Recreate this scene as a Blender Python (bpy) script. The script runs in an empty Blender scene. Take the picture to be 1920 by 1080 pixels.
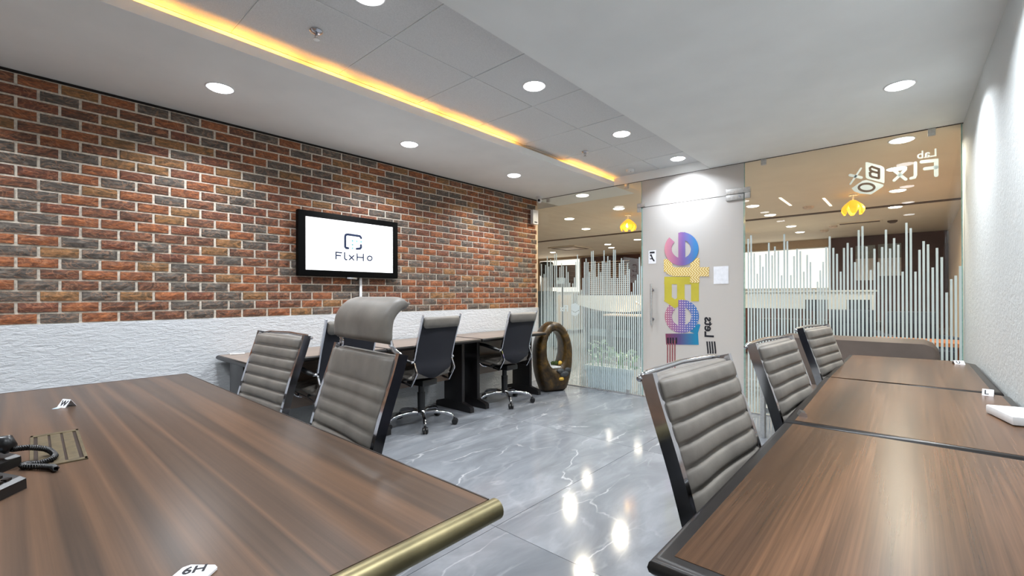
import bpy, bmesh, math, random
from mathutils import Vector, Matrix
from math import sin, cos, pi, radians
random.seed(7)
S = bpy.context.scene
COL = S.collection

# ------------------------------------------------------------------ camera
F_PX, PPX, PPY, HCAM = 849.2, 960.0, 552.42, 1.2
YAW, PITCH, ROLL = radians(41.637), radians(.1066), radians(-.1574)
def cam_axes():
    f = Vector((-sin(YAW), cos(YAW), 0)); r = Vector((cos(YAW), sin(YAW), 0)); u = Vector((0, 0, 1))
    f, u = f*cos(PITCH)+u*sin(PITCH), u*cos(PITCH)-f*sin(PITCH)
    r, u = r*cos(ROLL)+u*sin(ROLL), u*cos(ROLL)-r*sin(ROLL)
    return r, u, f
CR, CU, CF = cam_axes()
CP = Vector((0, 0, HCAM))
cd = bpy.data.cameras.new('camera'); cam = bpy.data.objects.new('camera', cd); COL.objects.link(cam)
M = Matrix((CR, CU, -CF)).transposed().to_4x4(); M.translation = CP
cam.matrix_world = M
cd.sensor_fit = 'HORIZONTAL'; cd.sensor_width = 36; cd.lens = F_PX/1920*36
cd.shift_y = (PPY-540)/1920; cd.clip_start = .02
S.camera = cam
def ray(px, py): return CR*((px-PPX)/F_PX) - CU*((py-PPY)/F_PX) + CF
def on_y(px, py, y):
    d = ray(px, py); return CP + d*(y/d.y)
def on_z(px, py, z):
    d = ray(px, py); return CP + d*((z-HCAM)/d.z)
def on_x(px, py, x):
    d = ray(px, py); return CP + d*(x/d.x)

# ------------------------------------------------------------------ world, exposure
W = bpy.data.worlds.new('world'); S.world = W; W.use_nodes = True
W.node_tree.nodes['Background'].inputs[0].default_value = (.9, .95, 1, 1)
W.node_tree.nodes['Background'].inputs[1].default_value = .3
S.view_settings.view_transform = 'Standard'; S.view_settings.look = 'None'
S.view_settings.exposure = 0.0; S.view_settings.gamma = 1; S.view_settings.use_curve_mapping = False
S.render.engine = 'CYCLES'
S.cycles.use_denoising = True
S.cycles.max_bounces = 9; S.cycles.diffuse_bounces = 5; S.cycles.glossy_bounces = 5
S.cycles.transparent_max_bounces = 16; S.cycles.transmission_bounces = 6
S.cycles.caustics_reflective = False; S.cycles.caustics_refractive = False
S.cycles.sample_clamp_indirect = 6
DIFF, W_IN, W_OUT, SPREAD_IN, SPREAD_OUT = 11.0, 18.0, 26.0, radians(134), radians(150)
PEND, COVE, SCREEN = 60.0, 60.0, 1.1

# ------------------------------------------------------------------ materials
def lin(c):
    return tuple((v/12.92 if v <= .04045 else ((v+.055)/1.055)**2.4) for v in [x/255 for x in c])
class NT:
    def __init__(s, name):
        s.m = bpy.data.materials.new(name); s.m.use_nodes = True; s.t = s.m.node_tree
        s.b = s.t.nodes['Principled BSDF']; s.out = s.t.nodes['Material Output']
    def n(s, typ, **kw):
        o = s.t.nodes.new(typ)
        for k, v in kw.items():
            if k in o.inputs: o.inputs[k].default_value = v
            else: setattr(o, k, v)
        return o
    def l(s, a, b): s.t.links.new(a, b)
    def math(s, op, a, b=None, c=None):
        o = s.n('ShaderNodeMath', operation=op)
        for i, v in enumerate((a, b, c)):
            if v is None: continue
            if hasattr(v, 'is_linked') or hasattr(v, 'links'): s.l(v, o.inputs[i])
            else: o.inputs[i].default_value = v
        return o.outputs[0]
    def ramp(s, fac, stops, interp='LINEAR'):
        r = s.n('ShaderNodeValToRGB'); r.color_ramp.interpolation = interp
        e = r.color_ramp.elements
        while len(e) < len(stops): e.new(.5)
        for i, (p, c) in enumerate(stops):
            e[i].position = p; e[i].color = (*lin(c), 1)
        s.l(fac, r.inputs[0]); return r.outputs[0]
    def mix(s, fac, a, b, blend='MIX'):
        o = s.n('ShaderNodeMix', data_type='RGBA', blend_type=blend)
        for i, v in ((0, fac), (6, a), (7, b)):
            if isinstance(v, (int, float)): o.inputs[i].default_value = v
            elif isinstance(v, tuple): o.inputs[i].default_value = (*lin(v), 1)
            else: s.l(v, o.inputs[i])
        return o.outputs[2]
    def pos(s, scale=(1, 1, 1), rot=(0, 0, 0), coord='pos'):
        if coord == 'pos': src = s.n('ShaderNodeNewGeometry').outputs['Position']
        else: src = s.n('ShaderNodeTexCoord').outputs['Object']
        mp = s.n('ShaderNodeMapping'); mp.inputs['Scale'].default_value = scale; mp.inputs['Rotation'].default_value = rot
        s.l(src, mp.inputs[0]); return mp.outputs[0]
    def noise(s, vec, scale, detail=4, rough=.5, dist=0):
        o = s.n('ShaderNodeTexNoise'); o.inputs['Scale'].default_value = scale; o.inputs['Detail'].default_value = detail
        o.inputs['Roughness'].default_value = rough; o.inputs['Distortion'].default_value = dist
        if vec is not None: s.l(vec, o.inputs['Vector'])
        return o.outputs[0]
    def bump(s, h, strength=.3, dist=.01):
        o = s.n('ShaderNodeBump'); o.inputs['Strength'].default_value = strength; o.inputs['Distance'].default_value = dist
        s.l(h, o.inputs['Height']); s.l(o.outputs[0], s.b.inputs['Normal'])
    def col(s, c):
        if isinstance(c, tuple): s.b.inputs['Base Color'].default_value = (*lin(c), 1)
        else: s.l(c, s.b.inputs['Base Color'])
    def set(s, rough=.5, metal=0., spec=.5):
        s.b.inputs['Roughness'].default_value = rough; s.b.inputs['Metallic'].default_value = metal
        s.b.inputs['Specular IOR Level'].default_value = spec
MT = {}
def simple(name, c, rough=.5, metal=0., spec=.5, vary=.06, vs=30, bump=0):
    t = NT(name); t.set(rough, metal, spec)
    n = t.noise(t.pos(coord='obj'), vs, 3)
    d = tuple(max(0, int(v*(1-vary*1.6))) for v in c); e = tuple(min(255, int(v*(1+vary))) for v in c)
    t.col(t.ramp(n, [(.3, d), (.7, e)]))
    if bump: t.bump(n, bump, .004)
    MT[name] = t.m; return t.m
def emit(name, c, strength):
    t = NT(name); t.b.inputs['Base Color'].default_value = (.8, .8, .8, 1)
    t.b.inputs['Emission Color'].default_value = (*lin(c), 1); t.b.inputs['Emission Strength'].default_value = strength
    MT[name] = t.m; return t.m

simple('paint_white', (214, 214, 210), .6, vary=.01, vs=4)
simple('ceiling_paint', (240, 243, 242), .7, vary=.01, vs=3)
simple('ceiling_beige', (232, 220, 202), .7, vary=.01, vs=3)
t = NT('ceiling_tile'); t.set(.75, 0, .3)
n = t.noise(t.pos(), 220, 2); t.col(t.ramp(n, [(.35, (214, 217, 218)), (.6, (226, 229, 230))])); t.bump(n, .15, .002); MT['ceiling_tile'] = t.m
# textured plaster
def plaster(name, c, sc, strength, stretch):
    t = NT(name); t.set(.75, 0, .3)
    v = t.pos(stretch); n = t.noise(v, sc, 6, .62, .6); n2 = t.noise(v, sc*.22, 3)
    h = t.math('MULTIPLY', t.math('ADD', n, t.math('MULTIPLY', n2, .5)), 1)
    t.col(c); t.bump(h, strength, .02); MT[name] = t.m
plaster('plaster_low', (210, 212, 215), 34, .55, (1, .6, 1.6))
plaster('plaster_right', (206, 210, 210), 40, .28, (1, 1, 1))
# mortar and bricks
simple('mortar', (218, 208, 193), .9, vary=.08, vs=60)
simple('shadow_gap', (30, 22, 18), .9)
def brick_mat(name, ramps, island=False):
    t = NT(name); t.set(.72, 0, .35)
    rnd = t.n('ShaderNodeNewGeometry').outputs['Random Per Island'] if island else t.n('ShaderNodeObjectInfo').outputs['Random']
    v = t.pos((1, .75, 2.3)); n = t.noise(v, 13, 5, .58, 2.2); fine = t.noise(v, 80, 4, .65)
    cols = [t.ramp(n, r) for r in ramps]
    c = cols[0]
    k = len(cols)
    for i in range(1, k):
        c = t.mix(t.math('GREATER_THAN', rnd, i/k), c, cols[i])
    vein = t.noise(t.pos((1, 1, 1.7), (.5, 0, 0)), 7, 3, .5, 2.2)
    vm = t.math('SMOOTH_MIN', 1, t.math('MULTIPLY', t.math('MAXIMUM', t.math('SUBTRACT', .035, t.math('ABSOLUTE', t.math('SUBTRACT', vein, .5))), 0), 9), .1)
    c = t.mix(vm, c, (205, 152, 116))
    c = t.mix(.35, c, t.ramp(fine, [(.3, (70, 62, 56)), (.7, (235, 225, 215))]), 'OVERLAY')
    t.col(c); t.bump(t.math('ADD', n, t.math('MULTIPLY', fine, .35)), .6, .006); MT[name] = t.m
R_CHAR = [(.28, (62, 57, 54)), (.5, (92, 86, 81)), (.66, (118, 110, 102)), (.78, (146, 134, 122))]
R_BRWN = [(.28, (66, 48, 42)), (.46, (98, 72, 60)), (.6, (132, 84, 62)), (.75, (172, 116, 82))]
R_ORNG = [(.25, (80, 54, 44)), (.42, (120, 77, 56)), (.58, (154, 94, 60)), (.74, (200, 130, 86))]
R_RED = [(.28, (72, 50, 43)), (.48, (108, 70, 57)), (.62, (138, 84, 62)), (.76, (174, 112, 84))]
R_TAN = [(.28, (78, 66, 52)), (.46, (122, 94, 66)), (.6, (156, 112, 72)), (.76, (190, 144, 98))]
BR = [R_CHAR, R_BRWN, R_ORNG, R_BRWN, R_CHAR, R_RED, R_ORNG, R_TAN]
brick_mat('brick', BR)
brick_mat('brick_far', BR, True)
# polished stone floor
t = NT('floor_stone'); t.set(.1, 0, .5)
oi = t.n('ShaderNodeObjectInfo').outputs['Random']
p = t.n('ShaderNodeNewGeometry').outputs['Position']
cmb = t.n('ShaderNodeCombineXYZ'); t.l(t.math('MULTIPLY', oi, 37), cmb.inputs[0]); t.l(t.math('MULTIPLY', oi, 61), cmb.inputs[1])
va = t.n('ShaderNodeVectorMath', operation='ADD'); t.l(p, va.inputs[0]); t.l(cmb.outputs[0], va.inputs[1])
mp = t.n('ShaderNodeMapping'); mp.inputs['Rotation'].default_value = (0, 0, .5); mp.inputs['Scale'].default_value = (1.9, .75, 1)
t.l(va.outputs[0], mp.inputs[0])
cloud = t.noise(mp.outputs[0], 1.7, 6, .6, .8)
base = t.ramp(cloud, [(.3, (101, 104, 109)), (.5, (117, 120, 125)), (.72, (138, 141, 146))])
def vein(scale, width, off):
    nz = t.n('ShaderNodeTexNoise'); nz.inputs['Scale'].default_value = 2.3; nz.inputs['Detail'].default_value = 5
    t.l(mp.outputs[0], nz.inputs['Vector'])
    v2 = t.n('ShaderNodeVectorMath', operation='SCALE'); t.l(nz.outputs[1], v2.inputs[0]); v2.inputs['Scale'].default_value = .55
    v3 = t.n('ShaderNodeVectorMath', operation='ADD'); t.l(mp.outputs[0], v3.inputs[0]); t.l(v2.outputs[0], v3.inputs[1])
    vo = t.n('ShaderNodeTexVoronoi', feature='DISTANCE_TO_EDGE'); vo.inputs['Scale'].default_value = scale; t.l(v3.outputs[0], vo.inputs['Vector'])
    m = t.n('ShaderNodeMapRange'); m.inputs[1].default_value = 0; m.inputs[2].default_value = width; m.inputs[3].default_value = 1; m.inputs[4].default_value = 0
    t.l(vo.outputs['Distance'], m.inputs[0])
    msk = t.noise(mp.outputs[0], 2.6+off, 2); mm = t.n('ShaderNodeMapRange'); mm.inputs[1].default_value = .45; mm.inputs[2].default_value = .62
    t.l(msk, mm.inputs[0])
    return t.math('MULTIPLY', m.outputs[0], mm.outputs[0])
c = t.mix(t.math('MULTIPLY', vein(1.05, .014, 0), .42), base, (214, 214, 214))
c = t.mix(t.math('MULTIPLY', vein(2.2, .045, .7), .16), c, (196, 197, 199))
t.col(c); MT['floor_stone'] = t.m
simple('floor_grout', (112, 110, 106), .8)
# woods
def wood(name, along, ramp, band, rough, grain_amt=.4, spec=.5, dist=.4):
    t = NT(name); t.set(rough, 0, spec)
    sc = (.1, 6, 6) if along == 'x' else (6, .35, 6)
    v = t.pos(sc)
    b = t.noise(v, band, 2, .4, dist); g = t.noise(t.pos((.7, 55, 55) if along == 'x' else (55, .7, 55)), 2.2, 4, .65, .25)
    c = t.mix(grain_amt, t.ramp(b, ramp), t.ramp(g, [(.3, (80, 66, 58)), (.7, (190, 176, 166))]), 'OVERLAY')
    t.col(c); MT[name] = t.m
wood('walnut_table', 'x', [(.3, (70, 57, 48)), (.4, (82, 67, 56)), (.46, (73, 60, 51)), (.53, (100, 78, 62)), (.59, (82, 66, 55)), (.66, (75, 61, 51)), (.72, (96, 76, 61)), (.8, (85, 69, 57))], 1.5, .34, .3, .2, .05)
wood('desk_wood', 'y', [(.3, (76, 58, 44)), (.45, (100, 76, 57)), (.55, (112, 86, 66)), (.7, (86, 66, 51))], 1.1, .26, .6, .2, .1)
wood('wall_desk_wood', 'y', [(.3, (126, 110, 98)), (.6, (146, 128, 114)), (.75, (134, 117, 104))], .8, .3, .25)
wood('orange_wood', 'x', [(.3, (150, 92, 50)), (.7, (190, 126, 74))], 1., .4)
simple('edge_black', (28, 25, 24), .34, spec=.35)
simple('edge_dark', (44, 36, 33), .35)
simple('leg_black', (24, 22, 23), .3, spec=.5)
simple('plastic_black', (20, 20, 22), .35)
simple('fabric_navy', (20, 22, 32), .85, vary=.15, vs=400)
t = NT('leather_taupe'); t.set(.5, 0, .4)
n = t.noise(t.pos(coord='obj'), 9, 4); f = t.noise(t.pos(coord='obj'), 160, 3)
t.col(t.ramp(n, [(.3, (100, 95, 90)), (.7, (121, 116, 109))])); t.bump(f, .12, .002); MT['leather_taupe'] = t.m
simple('leather_sofa', (92, 80, 72), .55, vary=.06, vs=5)
simple('chrome', (205, 206, 212), .09, 1.0, vary=.02)
simple('steel', (205, 205, 203), .35, .7, vary=.04, vs=60)
simple('brass_tube', (132, 123, 92), .42, .85, vary=.08, vs=12)
simple('olive_brass', (92, 80, 58), .5, .3, vary=.1, vs=40)
simple('white_plastic', (228, 229, 230), .4, vary=.02)
simple('paper', (236, 237, 242), .8, vary=.02)
simple('ink', (26, 26, 34), .7)
simple('navy_ink', (16, 36, 72), .6)
simple('teal_ink', (128, 196, 200), .6)
simple('tan_film', (168, 142, 120), .6)
simple('tv_black', (3, 3, 3), .5, spec=.12)
simple('lcd_grey', (150, 158, 160), .3)
simple('label_blue', (170, 190, 205), .5)
simple('key_gold', (200, 160, 60), .5)
simple('key_red', (190, 60, 40), .5)
simple('brown_panel', (84, 50, 44), .45, vary=.12, vs=3)
simple('brown_panel_dark', (92, 62, 60), .4, vary=.1, vs=3)
simple('beige_wall', (206, 184, 158), .7, vary=.02)
simple('dark_slot', (92, 72, 58), .8)
simple('slat_white', (226, 206, 190), .5)
simple('counter_white', (214, 220, 222), .4, vary=.02)
simple('cabinet_dark', (50, 42, 40), .5)
simple('cabinet_blue', (22, 32, 48), .5)
simple('pedestal_grey', (108, 130, 146), .4)
simple('blue_seat', (26, 36, 58), .7)
simple('leaf_pale', (196, 214, 190), .6, vary=.12)
simple('leaf_green', (104, 150, 76), .6, vary=.15)
simple('soil', (60, 46, 36), .95)
simple('flower_cream', (238, 222, 206), .7)
simple('stone_white', (206, 206, 202), .5)
simple('stone_dark', (60, 62, 64), .35)
simple('moss', (70, 86, 40), .9)
t = NT('bronze_glaze'); t.set(.3, .1, .5)
n = t.noise(t.pos(coord='obj'), 5, 5, .65, 1); n2 = t.noise(t.pos(coord='obj'), 38, 4, .7)
t.col(t.mix(.5, t.ramp(n, [(.36, (34, 27, 18)), (.5, (72, 56, 30)), (.66, (116, 90, 42))]), t.ramp(n2, [(.35, (60, 52, 44)), (.7, (200, 180, 140))]), 'OVERLAY')); t.bump(n2, .35, .006)
MT['bronze_glaze'] = t.m
emit('downlight_inner', (250, 252, 255), DIFF)
emit('downlight_outer', (255, 244, 228), DIFF)
emit('cove_led', (255, 166, 62), COVE)
emit('screen_white', (252, 254, 255), SCREEN)
emit('window_glow', (255, 246, 232), 1.3)
emit('linear_glow', (255, 236, 215), 1.6)
t = NT('petal_glow'); t.b.inputs['Base Color'].default_value = (*lin((250, 190, 60)), 1)
t.b.inputs['Emission Color'].default_value = (*lin((255, 186, 48)), 1); t.b.inputs['Emission Strength'].default_value = 1.1; MT['petal_glow'] = t.m
emit('bulb_warm', (255, 214, 140), PEND)
# clear glass: tint + schlick reflection
t = NT('clear_glass')
lw = t.n('ShaderNodeLayerWeight'); lw.inputs[0].default_value = .5
fr = t.math('ADD', t.math('MULTIPLY', t.math('POWER', lw.outputs['Facing'], 5), .92), .035)
tr = t.n('ShaderNodeBsdfTransparent'); tr.inputs[0].default_value = (.965, .985, .98, 1)
gl = t.n('ShaderNodeBsdfGlossy'); gl.inputs['Roughness'].default_value = .0
mx = t.n('ShaderNodeMixShader'); t.l(fr, mx.inputs[0]); t.l(tr.outputs[0], mx.inputs[1]); t.l(gl.outputs[0], mx.inputs[2]); t.l(mx.outputs[0], t.out.inputs[0])
MT['clear_glass'] = t.m
simple('glass_edge', (150, 190, 182), .15, spec=.6)
def frost(name, c, see, transl, gloss, grough):
    t = NT(name)
    df = t.n('ShaderNodeBsdfDiffuse'); df.inputs[0].default_value = (*lin(c), 1)
    tl = t.n('ShaderNodeBsdfTranslucent'); tl.inputs[0].default_value = (*lin(c), 1)
    tp = t.n('ShaderNodeBsdfTransparent'); g = t.n('ShaderNodeBsdfGlossy'); g.inputs['Roughness'].default_value = grough
    a = t.n('ShaderNodeMixShader'); a.inputs[0].default_value = transl; t.l(df.outputs[0], a.inputs[1]); t.l(tl.outputs[0], a.inputs[2])
    b = t.n('ShaderNodeMixShader'); b.inputs[0].default_value = see; t.l(a.outputs[0], b.inputs[1]); t.l(tp.outputs[0], b.inputs[2])
    d = t.n('ShaderNodeMixShader'); d.inputs[0].default_value = gloss; t.l(b.outputs[0], d.inputs[1]); t.l(g.outputs[0], d.inputs[2])
    t.l(d.outputs[0], t.out.inputs[0]); MT[name] = t.m
frost('frosted_glass', (222, 221, 220), .06, .45, .07, .22)
frost('frost_film', (228, 240, 243), .12, .4, .03, .3)
frost('white_film', (238, 246, 248), .05, .4, .03, .3)
# door prints
def grad(name, axis, a, b, stops):
    t = NT(name); t.set(.5)
    sp = t.n('ShaderNodeSeparateXYZ'); t.l(t.n('ShaderNodeNewGeometry').outputs['Position'], sp.inputs[0])
    m = t.n('ShaderNodeMapRange'); m.inputs[1].default_value = a; m.inputs[2].default_value = b; t.l(sp.outputs[axis], m.inputs[0])
    return t, sp, t.ramp(m.outputs[0], stops)

# ------------------------------------------------------------------ mesh helpers
def bx(bm, x0, x1, y0, y1, z0, z1, bev=0):
    r = bmesh.ops.create_cube(bm, size=1); vs = r['verts']
    for v in vs: v.co = Vector(((x0+x1)/2+v.co.x*(x1-x0), (y0+y1)/2+v.co.y*(y1-y0), (z0+z1)/2+v.co.z*(z1-z0)))
    if bev:
        es = list({e for v in vs for e in v.link_edges})
        bmesh.ops.bevel(bm, geom=es, offset=bev, segments=2, profile=.6, affect='EDGES')
    return vs
def cyl(bm, c, r0, r1, h, n=20, axis='z'):
    c = Vector(c)
    r = bmesh.ops.create_cone(bm, cap_ends=True, segments=n, radius1=r0, radius2=r1, depth=h)
    for v in r['verts']:
        p = v.co.copy()
        if axis == 'x': p = Vector((p.z, p.y, -p.x))
        if axis == 'y': p = Vector((p.x, p.z, -p.y))
        v.co = p+c
def tube(bm, pts, r, n=8, closed=False, sx=1., up=None):
    pts = [Vector(p) for p in pts]; rings = []
    N = len(pts); u0 = Vector(up) if up else None
    for i, p in enumerate(pts):
        a = pts[(i-1) % N] if (closed or i > 0) else p
        b = pts[(i+1) % N] if (closed or i < N-1) else p
        d = (b-a).normalized()
        ref = u0 if u0 else (Vector((0, 0, 1)) if abs(d.z) < .9 else Vector((0, 1, 0)))
        s = d.cross(ref).normalized(); w = s.cross(d)
        rr = r[i] if isinstance(r, (list, tuple)) else r
        rings.append([bm.verts.new(p+s*cos(2*pi*k/n)*rr*sx+w*sin(2*pi*k/n)*rr) for k in range(n)])
    for i in range(N if closed else N-1):
        A, B = rings[i], rings[(i+1) % N]
        for k in range(n): bm.faces.new((A[k], A[(k+1) % n], B[(k+1) % n], B[k]))
    if not closed: bm.faces.new(rings[0][::-1]); bm.faces.new(rings[-1])
def rings_loft(bm, rings, closed_ring=True, caps=True):
    R = [[bm.verts.new(p) for p in r] for r in rings]
    for A, B in zip(R, R[1:]):
        n = len(A)
        for k in range(n if closed_ring else n-1): bm.faces.new((A[k], A[(k+1) % n], B[(k+1) % n], B[k]))
    if caps: bm.faces.new(R[0][::-1]); bm.faces.new(R[-1])
def lathe(bm, prof, c=(0, 0, 0), n=24):
    c = Vector(c)
    rings_loft(bm, [[c+Vector((r*cos(2*pi*k/n), r*sin(2*pi*k/n), z)) for k in range(n)] for r, z in prof])
def prism(bm, pts, z0, z1):
    b = [bm.verts.new((x, y, z0)) for x, y in pts]; t_ = [bm.verts.new((x, y, z1)) for x, y in pts]
    n = len(pts)
    bm.faces.new(b[::-1]); bm.faces.new(t_)
    for k in range(n): bm.faces.new((b[k], b[(k+1) % n], t_[(k+1) % n], t_[k]))
def poly_y(bm, pts, y0, y1):
    """flat polygon in an x-z plane given as (x, z), with thickness in y"""
    a = [bm.verts.new((x, y0, z)) for x, z in pts]; b = [bm.verts.new((x, y1, z)) for x, z in pts]
    n = len(pts); bm.faces.new(a); bm.faces.new(b[::-1])
    for k in range(n): bm.faces.new((a[k], b[k], b[(k+1) % n], a[(k+1) % n]))
def ribbon(bm, pts, w, y0, y1, caps=True):
    """stroke in an x-z plane as one mitred strip; pts (x, z)"""
    h = w/2; P = []
    for p_ in pts:
        v = Vector((p_[0], p_[1]))
        if not P or (v-P[-1]).length > 1e-6: P.append(v)
    n = len(P); closed = n > 3 and (P[0]-P[-1]).length < 1e-4
    Lf, Rt = [], []
    for i, p_ in enumerate(P):
        a = P[i-1] if i > 0 else (P[-2] if closed else None); c = P[i+1] if i < n-1 else (P[1] if closed else None)
        e1 = (p_-a).normalized() if a is not None else None; e2 = (c-p_).normalized() if c is not None else None
        if e1 is None: e1 = e2
        if e2 is None: e2 = e1
        n1 = Vector((-e1.y, e1.x)); n2 = Vector((-e2.y, e2.x)); m = (n1+n2).normalized(); k = min(1.8, 1/max(.2, m.dot(n1)))
        Lf.append(p_+m*h*k); Rt.append(p_-m*h*k)
    VA = [[(bm.verts.new((v.x, y, v.y))) for v in L_] for L_ in (Lf, Rt) for y in (y0, y1)]
    l0, l1, r0, r1 = VA
    for i in range(n-1):
        bm.faces.new((l0[i], l0[i+1], r0[i+1], r0[i])); bm.faces.new((l1[i], r1[i], r1[i+1], l1[i+1]))
        bm.faces.new((l0[i], l1[i], l1[i+1], l0[i+1])); bm.faces.new((r0[i], r0[i+1], r1[i+1], r1[i]))
    if closed: return
    for i, (A, B, C, D) in ((0, (l0[0], l1[0], r0[0], r1[0])), (n-1, (r0[-1], r1[-1], l0[-1], l1[-1]))):
        if not caps: bm.faces.new((A, C, D, B)); continue
        c = P[i]; v0 = Vector((A.co.x, A.co.z))-c; a0 = math.atan2(v0.y, v0.x); rad = v0.length
        mid = [c+Vector((cos(a0+pi*k/7), sin(a0+pi*k/7)))*rad for k in range(1, 7)]
        f0 = [bm.verts.new((v.x, y0, v.y)) for v in mid]; f1 = [bm.verts.new((v.x, y1, v.y)) for v in mid]
        s0 = [A]+f0+[C]; s1 = [B]+f1+[D]
        bm.faces.new(s0); bm.faces.new(s1[::-1])
        for k in range(len(s0)-1): bm.faces.new((s0[k], s1[k], s1[k+1], s0[k+1]))
WL = {}
def fin(name, bm, m, parent=None, smooth=0, world=False):
    bmesh.ops.recalc_face_normals(bm, faces=bm.faces[:])
    if parent is not None and world:
        bmesh.ops.translate(bm, vec=-WL.get(parent.name, Vector()), verts=bm.verts[:])
    me = bpy.data.meshes.new(name); bm.to_mesh(me); bm.free()
    ms = m if isinstance(m, (list, tuple)) else [m]
    for k in ms: me.materials.append(MT[k])
    if smooth:
        for p_ in me.polygons: p_.use_smooth = True
        if smooth > 1: me.set_sharp_from_angle(angle=radians(smooth))
    o = bpy.data.objects.new(name, me); COL.objects.link(o)
    if parent is not None: o.parent = parent
    return o
def NB(): return bmesh.new()
def tag(o, label, cat, group=None):
    o['label'] = label; o['category'] = cat
    if group: o['group'] = group
    return o
def thing(name, label, cat, loc=(0, 0, 0), rz=0, group=None):
    o = bpy.data.objects.new(name, None); COL.objects.link(o); o.location = loc; o.rotation_euler = (0, 0, rz)
    o.empty_display_size = .1; WL[o.name] = Vector(loc)
    return tag(o, label, cat, group)
def struct(name, bm=None, m=None, smooth=0):
    if bm is None:
        o = bpy.data.objects.new(name, None); COL.objects.link(o)
    else: o = fin(name, bm, m, None, smooth)
    o['kind'] = 'structure'; return o
def box(name, m, parent, *a, bev=0, world=False, smooth=0):
    b = NB(); bx(b, *a, bev=bev); return fin(name, b, m, parent, smooth or (30 if bev else 0), world)
def inst(o, name=None, parent=None, loc=None, rz=None):
    c = o.copy(); COL.objects.link(c); c.parent = parent
    if loc is not None: c.location = loc
    if rz is not None: c.rotation_euler = (0, 0, rz)
    return c
def dup(root, loc, rz, label, group=None):
    r = inst(root, None, None, loc, rz); r['label'] = label
    if group: r['group'] = group
    for ch in list(root.children):
        c = inst(ch, None, r)
        for g in list(ch.children): inst(g, None, c)
    return r
def text(name, s, m, parent, origin, ux, uy, size, thick=.0008, bold=0.):
    """flat lettering: baseline along ux, glyph tops along uy"""
    cu = bpy.data.curves.new('lettering', 'FONT'); cu.body = s; cu.size = size; cu.offset = bold*size; cu.extrude = thick; cu.resolution_u = 3
    tmp = bpy.data.objects.new('lettering', cu); COL.objects.link(tmp)
    dg = bpy.context.evaluated_depsgraph_get(); me = bpy.data.meshes.new_from_object(tmp.evaluated_get(dg))
    bpy.data.objects.remove(tmp); bpy.data.curves.remove(cu)
    ux, uy, o_ = Vector(ux), Vector(uy), Vector(origin); n_ = ux.cross(uy)
    for v in me.vertices: v.co = o_+ux*v.co.x+uy*v.co.y+n_*v.co.z
    b = NB(); b.from_mesh(me); bpy.data.meshes.remove(me)
    return fin(name, b, m, parent)

# ------------------------------------------------------------------ room numbers
GY, CZ, XL, YB = 5.045, 2.555, -4.0, -1.7
def xr(y): return .292+.0175*(5.05-y)
Y0 = 13.3

# ------------------------------------------------------------------ floor
floor = struct('floor', *(lambda b: (bx(b, -11.2, 1.2, YB-.1, Y0+.1, -.12, -.004), b))(NB())[1:], 'floor_grout')
TW, TL, J = 1.2, 1.6, .003
tb = NB(); bx(tb, J/2, TW-J/2, J/2, TL-J/2, -.006, 0)
for v in tb.verts: pass
ft = None
for i in range(-8, 3):
    for j in range(-3, 7):
        x0, y0 = -1.63+i*TW, 3.3+j*TL-TL*0
        if x0 > .6 or y0 > Y0-.2: continue
        if ft is None: ft = fin('floor_tile', tb, 'floor_stone', floor); o = ft
        else: o = inst(ft, None, floor)
        o.location = (x0, y0, 0)

# ------------------------------------------------------------------ left wall: plaster below, brick cladding above
b = NB(); bx(b, -4.25, -4.012, YB-.1, GY+.02, 0, 2.72)
wl = struct('wall_left', b, 'mortar')
box('plaster_dado', 'plaster_low', wl, -4.03, -4.0, YB, GY+.02, 0, 1.031)
ROWH, BL = .0685, .1872
ZB = 1.031
variants = []
def brick_mesh(seed, x, y0, y1, z0, z1, b):
    rr = random.Random(seed); nu, nv = 5, 2
    d = .008; ch = .004
    base = []
    L, H_ = y1-y0, z1-z0
    outer = [b.verts.new((x-.012, y0, z0)), b.verts.new((x-.012, y1, z0)), b.verts.new((x-.012, y1, z1)), b.verts.new((x-.012, y0, z1))]
    g = []
    for iv in range(nv+1):
        row = []
        for iu in range(nu+1):
            yy = y0+ch+(L-2*ch)*iu/nu; zz = z0+ch+(H_-2*ch)*iv/nv
            edge = iu in (0, nu) or iv in (0, nv)
            row.append(b.verts.new((x+d-(.004 if edge else 0)+rr.uniform(-.0022, .0022), yy, zz)))
        g.append(row)
    for iv in range(nv):
        for iu in range(nu): b.faces.new((g[iv][iu], g[iv][iu+1], g[iv+1][iu+1], g[iv+1][iu]))
    b.faces.new([outer[0], outer[1]]+[g[0][k] for k in range(nu, -1, -1)])
    b.faces.new([outer[2], outer[3]]+[g[nv][k] for k in range(0, nu+1)])
    b.faces.new([outer[3], outer[0]]+[g[k][0] for k in range(0, nv+1)])
    b.faces.new([outer[1], outer[2]]+[g[k][nu] for k in range(nv, -1, -1)])
slots = []
for row in range(22):
    off = .1465 if row % 2 == 0 else .0525
    k0 = -11
    for k in range(k0, 28):
        ya = off+k*BL; yb = ya+BL
        if yb > GY+.005: yb = GY-.002
        if yb-ya < .03 or ya < YB: continue
        slots.append((row, ya, yb))
vis = [s for s in slots if s[2] > -.1]
vis.sort(key=lambda s: s[1]); near = set(vis[:298])
far_b = NB(); n_far = 0
meshes = {}
for s in slots:
    row, ya, yb = s; z0 = ZB+row*ROWH; full = abs(yb-ya-BL) < .002
    if s in near and full:
        vno = random.randrange(6)
        if vno not in meshes:
            q = NB(); brick_mesh(vno+11, 0, .005, BL-.005, .0038, ROWH-.0038, q)
            o = fin('brick', q, 'brick', wl); meshes[vno] = o
        else: o = inst(meshes[vno], None, wl)
        o.location = (XL-.008, ya, z0)
    else:
        brick_mesh(int(ya*1000)+row*7, XL-.008, ya+.005, yb-.005, z0+.0038, z0+ROWH-.0038, far_b)
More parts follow.
